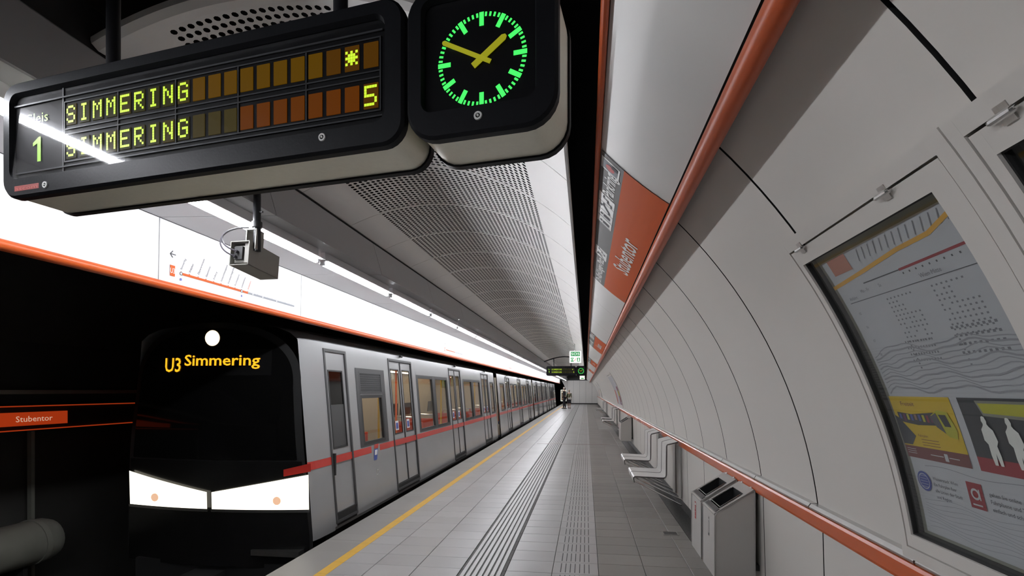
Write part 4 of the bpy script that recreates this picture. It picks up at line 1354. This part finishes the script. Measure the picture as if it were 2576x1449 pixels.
def tobj(name, mb, m, parent=None, smooth=False, **kw):
    """vertices given in world space; parent is the train or a part of it"""
    mb.v = [(x - XC, y - 5.3, z + .99) for x, y, z in mb.v]
    return obj(name, mb, m, parent or train, smooth, **kw)


def side_grid(mb, y0, y1, z0, z1, holes=(), off=0.0, zs=None, flip=1):
    ys = sorted({y0, y1, *[h[0] for h in holes], *[h[1] for h in holes]})
    zz = sorted({z0, z1, *[h[2] for h in holes], *[h[3] for h in holes], *(zs or [])})
    ys = [v for v in ys if y0 <= v <= y1]; zz = [v for v in zz if z0 <= v <= z1]
    X = lambda z: XC + flip * (hw(z) + off)
    for a, b in zip(ys[:-1], ys[1:]):
        for c, d in zip(zz[:-1], zz[1:]):
            my, mz = (a + b) / 2, (c + d) / 2
            if any(h[0] < my < h[1] and h[2] < mz < h[3] for h in holes): continue
            mb.quad((X(c), a, c), (X(c), b, c), (X(d), b, d), (X(d), a, d))
    return mb


def side_ring(mb, y0, y1, z0, z1, wd, off0, off1):
    """rectangular trim standing proud of the side"""
    for a, b, c, d in ((y0, y0 + wd, z0, z1), (y1 - wd, y1, z0, z1), (y0 + wd, y1 - wd, z0, z0 + wd), (y0 + wd, y1 - wd, z1 - wd, z1)):
        P = [(XC + hw(z) + o_, y, z) for o_ in (off0, off1) for y, z in ((a, c), (b, c), (b, d), (a, d))]
        mb.add(P, [(4, 5, 6, 7), (0, 1, 5, 4), (1, 2, 6, 5), (2, 3, 7, 6), (3, 0, 4, 7)])
    return mb


def pane(y0, y1, z0, z1, off, parent, m='trainglass', nm='window_pane'):
    mb = MB(); side_grid(mb, y0, y1, z0, z1, off=off)
    return tobj_sub(nm, mb, M[m], parent)


def tobj_sub(name, mb, m, parent, smooth=False):
    return tobj(name, mb, m, parent, smooth)


ROOF = [(1.035, 2.07), (.995, 2.17), (.90, 2.255), (.72, 2.325), (.40, 2.38), (0, 2.40)]
def roof_pts(sx=1.0, dz=0.0): return [(x * sx, z + dz) for x, z in ROOF] + [(-x * sx, z + dz) for x, z in reversed(ROOF[:-1])]


def car(y0, y1, doors, windows, first=False):
    zb = -.02
    holes = [(a, b, .87, 1.83) for a, b in windows] + [(a, b, .04, 2.07) for a, b in doors]
    if first: holes += [(5.80, 6.33, .04, 2.07)]; holes = [h if not (abs(h[0] - 6.73) < .01) else (6.73, 7.45, .87, 1.50) for h in holes]
    mb = MB()
    side_grid(mb, y0, y1, zb, 2.07, holes)
    side_grid(mb, y0, y1, zb, 2.07, flip=-1)
    rp = [(hw(2.07), 2.07)] + roof_pts()[1:-1] + [(-hw(2.07), 2.07)]
    mb.loft([[(XC + x, yy, z) for x, z in rp] for yy in (y0, y1)], False)
    # rolled skirt edge
    mb.loft([[(XC + x, yy, z) for x, z in ((1.18, -.02), (1.17, -.06), (1.10, -.07))] for yy in (y0, y1)], False)
    tobj('car_body', mb, M['trainwhite'], smooth=True)
    # interior lining with lights
    il = MB()
    for yy in (y0 + .02 if not first else 6.60, y1 - .02):
        il.quad((XC - 1.08, yy, .02), (XC + 1.08, yy, .02), (XC + .98, yy, 2.03), (XC - .98, yy, 2.03))
    ya = y0 + .02 if not first else 6.60
    il.quad((XC - 1.13, ya, .02), (XC - 1.13, y1, .02), (XC - .98, y1, 2.03), (XC - .98, ya, 2.03))
    il.quad((XC - 1.0, ya, 2.04), (XC - 1.0, y1, 2.04), (XC + 1.0, y1, 2.04), (XC + 1.0, ya, 2.04))
    side_grid(il, ya, y1, .02, 2.03, holes, off=-.05)
    tobj('cabin_lining', il, M['cream'])
    tobj('cabin_floor', MB().box(XC - 1.1, XC + 1.12, ya, y1, -.04, .02), M['cabinfloor'])
    for x in (-.42, .42):
        tobj('cabin_light', MB().box(XC + x - .04, XC + x + .04, ya + .3, y1 - .3, 2.015, 2.03), M['cabinlight'])
    for a, b in windows:          # dark windows in the far side, seen through the cabin
        tobj('far_window', MB().box(XC - 1.075, XC - 1.04, a, b, .9, 1.8), M['windshield'])
    # windows on the platform side
    gz = 1.50 if first else 1.83
    for a, b in windows:
        z1 = 1.50 if (first and abs(a - 6.73) < .01) else 1.83
        fr = tobj('window', side_ring(MB(), a - .03, b + .03, .84, z1 + .03, .045, -.03, .004), M['rubber'])
        pane(a, b, .87, z1, -.012, fr)
    # doors
    for a, b in doors:
        mid = (a + b) / 2
        tobj('door_frame', side_ring(MB(), a - .03, b + .03, .01, 2.10, .035, -.02, .010), M['traindark'])
        tobj('door_step', MB().box(XC + 1.10, XC + 1.182, a, b, -.02, .10), M['under'])
        tobj('door_light', MB().tube([(XC + 1.02, mid - .03, 2.165), (XC + 1.02, mid + .05, 2.165)], .022, 8), M['under'])
        for q0, q1 in ((a + .004, mid - .008), (mid + .008, b - .004)):
            hole = (q0 + .085, q1 - .075, .90, 1.93)
            lf = tobj('door', side_grid(MB(), q0, q1, .10, 2.065, [hole], off=-.012), M['trainwhite'])
            tobj('door_seal', side_ring(MB(), q0, q1, .10, 2.065, .012, -.012, -.004), M['rubber'], lf)
            tobj('window_frame', side_ring(MB(), hole[0] - .012, hole[1] + .012, hole[2] - .012, hole[3] + .012, .016, -.02, -.008), M['rubber'], lf)
            pane(*hole, -.018, lf)
            if first:
                tobj('sticker', side_grid(MB(), hole[0] + .05, hole[0] + .19, .95, 1.10, off=-.016), M['white_print'], lf)
                tobj('sticker', side_grid(MB(), hole[0] + .07, hole[0] + .17, .97, 1.07, off=-.015), M['pblue'], lf)
        # grab poles beside the door
        tobj('grab_pole', MB().tube([(XC + .80, a + .12, .02), (XC + .80, a + .12, 2.02)], .018, 8), M['poleyellow'])
        tobj('grab_pole', MB().tube([(XC + .80, b - .15, .02), (XC + .80, b - .15, 2.02)], .018, 8), M['poleorange'] if first else M['poleyellow'])
    # seats
    for a, b in windows:
        if b - a < .6: continue
        for yy in (a + .22, a + .28):
            s_ = 1 if yy > a + .25 else -1
            st_ = tobj('seat', MB().box(XC + .30, XC + 1.02, yy - .02, yy + .02, .42, 1.00), M['seatred'])
            tobj('seat_cushion', MB().box(XC + .30, XC + 1.02, yy + (0 if s_ > 0 else -.42), yy + (.42 if s_ > 0 else 0), .38, .46), M['blue'], st_)
            tobj('grab_handle', MB().tube([(XC + .95, yy, .98), (XC + .93, yy, 1.08), (XC + .45, yy, 1.10), (XC + .40, yy, .98)], .012, 6), M['chrome'], st_)
    # underframe
    tobj('underframe', MB().box(XC - 1.05, XC + 1.05, y0 + .02, y1 - .02, -.62, -.05), M['under'])
    for yb in (y0 + 1.9, y1 - 1.9):
        for x in (-.72, .72):
            for dy in (-.9, .9):
                tobj('wheel', MB().tube([(XC + x - .06, yb + dy, -.60), (XC + x + .06, yb + dy, -.60)], .38, 20), M['rail'])
        tobj('bogie', MB().box(XC - .95, XC + .95, yb - 1.3, yb + 1.3, -.74, -.5), M['under'])


C1D = [(7.83, 8.87), (11.45, 12.49), (15.09, 16.13)]
C1W = [(6.73, 7.45), (9.20, 10.12), (10.30, 11.20), (12.80, 13.72), (13.90, 14.80), (16.45, 17.05)]
car(5.75, 17.2, C1D, C1W, True)
for y0 in (17.85, 30.05, 42.25):
    D_ = [(y0 + q, y0 + q + 1.04) for q in (1.85, 5.45, 9.05)]
    W_ = [(y0 + a, y0 + b) for a, b in ((.55, 1.45), (3.2, 4.1), (4.28, 5.15), (6.8, 7.7), (7.88, 8.75), (10.4, 11.05))]
    if y0 > 40: D_, W_ = D_[:2], W_[:4]
    car(y0, min(y0 + 11.55, 51.5), D_, W_)
for a, b in ((17.2, 17.85), (29.4, 30.05), (41.6, 42.25)):
    mb = MB(); n = 12
    for i in range(n):
        yy = a + (b - a) * i / n; y2 = a + (b - a) * (i + .5) / n; y3 = a + (b - a) * (i + 1) / n
        P = [(1.04, .02), (1.0, 1.0), (.92, 2.0), (.7, 2.2), (-.7, 2.2), (-.92, 2.0), (-1.0, 1.0), (-1.04, .02)]
        mb.loft([[(XC + x * s_, q, z) for x, z in P] for q, s_ in ((yy, 1), (y2, .96), (y3, 1))], True)
    tobj('gangway', mb, M['under'])

# nose: white side shell narrowing to the front
def nose_sec(y, s_, zt):
    P = [(1.18 * s_, -.06)] + [(hw(z) * s_, z) for z in (.0, .3, .7, 1.1, 1.5, 1.8, 2.07)]
    rf = [(x * s_ / 1.0, 2.07 + (z - 2.07) * zt) for x, z in roof_pts()][1:-1]
    P = P + rf + [(-x, z) for x, z in reversed(P)]
    return [(XC + x, y, z) for x, z in P]
mb = MB()
mb.loft([nose_sec(5.75, 1, 1), nose_sec(5.55, .995, .98), nose_sec(5.42, .990, .95), nose_sec(5.34, .980, .92), nose_sec(5.30, .970, .90)], False)
tobj('nose_shell', mb, M['trainwhite'], smooth=True)
FW = .972
def whalf(z, inset=0.0):
    base = (hw(min(z, 1.62)) * FW) - inset
    top = 2.355 - inset
    if z > 1.62: base *= (max(0.0, 1 - ((z - 1.62) / (top - 1.62)) ** 2.6)) ** (1 / 2.3)
    return base
def fpos(x, z, off=0.0, inset=0.0):
    xn = x / (hw(0) * FW)
    return (XC + x, 5.30 - .13 * (1 - xn * xn) - off - .03 * max(0, (1.0 - abs(z - .9))) + (.05 * max(0, z - 1.2)), z)
def front_patch(z0, z1, inset, off, nz=24, nx=20):
    mb = MB(); rows = []
    for j in range(nz + 1):
        z = z0 + (z1 - z0) * j / nz; w_ = max(.002, whalf(z, inset))
        rows.append([fpos(-w_ + 2 * w_ * i / nx, z, off) for i in range(nx + 1)])
    mb.loft(rows, False); return mb
tobj('front_frame', front_patch(-.35, 2.35, 0, 0, 40), M['frontframe'], smooth=True)
tobj('windshield', front_patch(.84, 2.27, .075, .014, 40), M['windshield'], smooth=True)
tobj('front_panel', front_patch(-.34, .82, .03, .010), M['trainblack'], smooth=True)
FX = hw(0) * FW
def fquad(mb, pts, off):
    n = 14
    (xa, za0, za1), (xb, zb0, zb1) = pts
    rows = [[fpos(xa + (xb - xa) * i / n, (za0 + (zb0 - za0) * i / n), off) for i in range(n + 1)], [fpos(xa + (xb - xa) * i / n, (za1 + (zb1 - za1) * i / n), off) for i in range(n + 1)]]
    return mb.loft(rows, False)
for s_ in (-1, 1):
    hl = tobj('headlight', fquad(MB(), ((.040 + s_ * .028, .300, .485), (1.132 if s_ > 0 else -1.045, .300, .680)), .040), M['head'])
    cx = .80 if s_ > 0 else -.66
    tobj('lens', MB().tube([fpos(cx, .40, .042), fpos(cx, .40, .050)], .045, 16), M['headlens'], hl)
    rim = MB()
    for off_, za, zb in ((.044, .270, .296),):
        fquad(rim, ((.04 + s_ * .02, za, zb), (1.14 if s_ > 0 else -1.06, za, zb)), off_)
    tobj('bumper_strip', rim, M['steel'])

tobj('red_stripe_front', fquad(MB(), ((.86, .660, .735), (1.146, .712, .802)), .018), M['trainred'])
sp = tobj('top_headlight', MB().tube([fpos(.010, 2.175, .016), fpos(.010, 2.175, .030)], [.088, .080], 28), M['headspot'])
ds = tobj('destination_display', fquad(MB(), ((-.68, 1.76, 2.05), (.70, 1.76, 2.05)), .016), M['trainblack'])
s = Sheet(lambda u, v, h: (lambda p: (p[0] - XC, p[1] - 5.3, p[2] + .99))(fpos(u, v, .022 + h)))
s.text('U3', -.585, 1.805, .155, 'led', .001, width=.21, bold=.012)
s.text('Simmering', -.325, 1.872, .120, 'led', .001, width=.90, bold=.012)
s.build('led_lettering', ds)
tobj('front_step', MB().box(XC + .50, XC + 1.06, 5.16, 5.30, -.20, -.14), M['steel'])
tobj('coupler', MB().box(XC - .18, XC + .18, 4.95, 5.4, -.62, -.38).tube([(XC, 4.9, -.5), (XC, 5.2, -.5)], .07, 12), M['under'])
tobj('front_skirt', MB().box(XC - .95, XC + .95, 5.20, 5.5, -.55, -.30), M['under'])
# nose corner red stripe and side stripe
mb = MB()
side_grid(mb, 5.75, 6.93, .715, .805, off=.0025); side_grid(mb, 7.23, 17.2, .715, .805, off=.0025)
for y0, y1 in ((17.85, 29.4), (30.05, 41.6), (42.25, 51.5)): side_grid(mb, y0, y1, .715, .805, off=.0025)
fr_ = [(5.75, 1.0), (5.55, .996), (5.42, .991), (5.34, .982), (5.29, .972)]
mb.loft([[(XC + hw(z) * s_ + .004, y, z) for z in (.715, .805)] for y, s_ in fr_], False)
tobj('red_stripe', mb, M['trainred'])
# door of the driver's cab
tobj('door_frame', side_ring(MB(), 5.775, 6.355, .01, 2.10, .035, -.02, .010), M['traindark'])
cd = tobj('cab_door', side_grid(MB(), 5.805, 6.325, .13, 2.065, [(5.88, 6.23, .90, 1.83)], off=-.010), M['trainwhite'])
tobj('window_frame', side_ring(MB(), 5.865, 6.245, .885, 1.845, .018, -.02, -.004), M['rubber'], cd)
tobj('window_pane', side_grid(MB(), 5.88, 6.23, .90, 1.83, off=-.015), M['windshield'], cd)
tobj('window_blind', side_grid(MB(), 5.885, 6.225, .905, 1.42, off=-.0135), M['traindark'], cd)
tobj('handle', MB().box(XC + 1.11, XC + 1.15, 5.80, 5.83, .58, .84), M['under'], cd)
for ya_ in (5.80, 6.56): tobj('cab_partition', MB().loft([[(XC + x, yy, z) for x, z in ((-1.12, 0), (1.14, 0), (.97, 2.04), (-.96, 2.04))] for yy in (ya_, ya_ + .02)], True, 0, True, True), M['under'])
tobj('door_step', MB().box(XC + 1.10, XC + 1.182, 5.80, 6.33, -.02, .13), M['under'])
# ventilation grille
gr = tobj('vent_grille', side_ring(MB(), 6.70, 7.48, 1.54, 1.86, .03, -.02, .006), M['traindark'])
for i in range(8):
    z = 1.58 + i * .031
    tobj('slat', MB().add([(XC + hw(z) + o_, y, z + dz) for o_, dz in ((.004, 0), (-.012, .020)) for y in (6.73, 7.45)], [(0, 1, 3, 2)]), M['traindark'], gr)
tobj('grille_back', side_grid(MB(), 6.72, 7.46, 1.55, 1.85, off=.001), M['under'], gr)
tobj('window_surround', side_grid(MB(), 6.60, 7.60, .82, 1.90, [(6.70, 7.48, .84, 1.86)], off=.005), M['traindark'])
for a, b in ((9.12, 11.28), (12.72, 14.88)):
    hs = [(w0 - .03, w1 + .03, .84, 1.86) for w0, w1 in C1W if a < w0 < b]
    tobj('window_surround', side_grid(MB(), a, b, .82, 1.88, hs, off=.005), M['traindark'])
# emblem and fleet number
def spoly(pts, m, off, nm):
    tobj(nm, MB().add([(XC + hw(z) + off, y, z) for y, z in pts], [tuple(range(len(pts)))]), M[m])
spoly([(7.02, .76), (7.16, .76), (7.20, .82), (7.10, .84), (7.04, .82)], 'trainred', .004, 'emblem')
spoly([(6.98, .60), (7.09, .60), (7.16, .75), (7.02, .75)], 'blue', .004, 'emblem')
spoly([(7.02, .67), (7.10, .67), (7.13, .74), (7.04, .74)], 'white_print', .006, 'emblem')
mb = MB()
for i in range(20):
    A, B = 2 * PI * i / 20, 2 * PI * (i + 1) / 20
    mb.quad(*[(XC + hw(.42) + .003, 7.08 + r * math.cos(q), .42 + r * math.sin(q)) for r, q in ((.030, A), (.045, A), (.045, B), (.030, B))])
tobj('emblem', mb, M['white_print'])
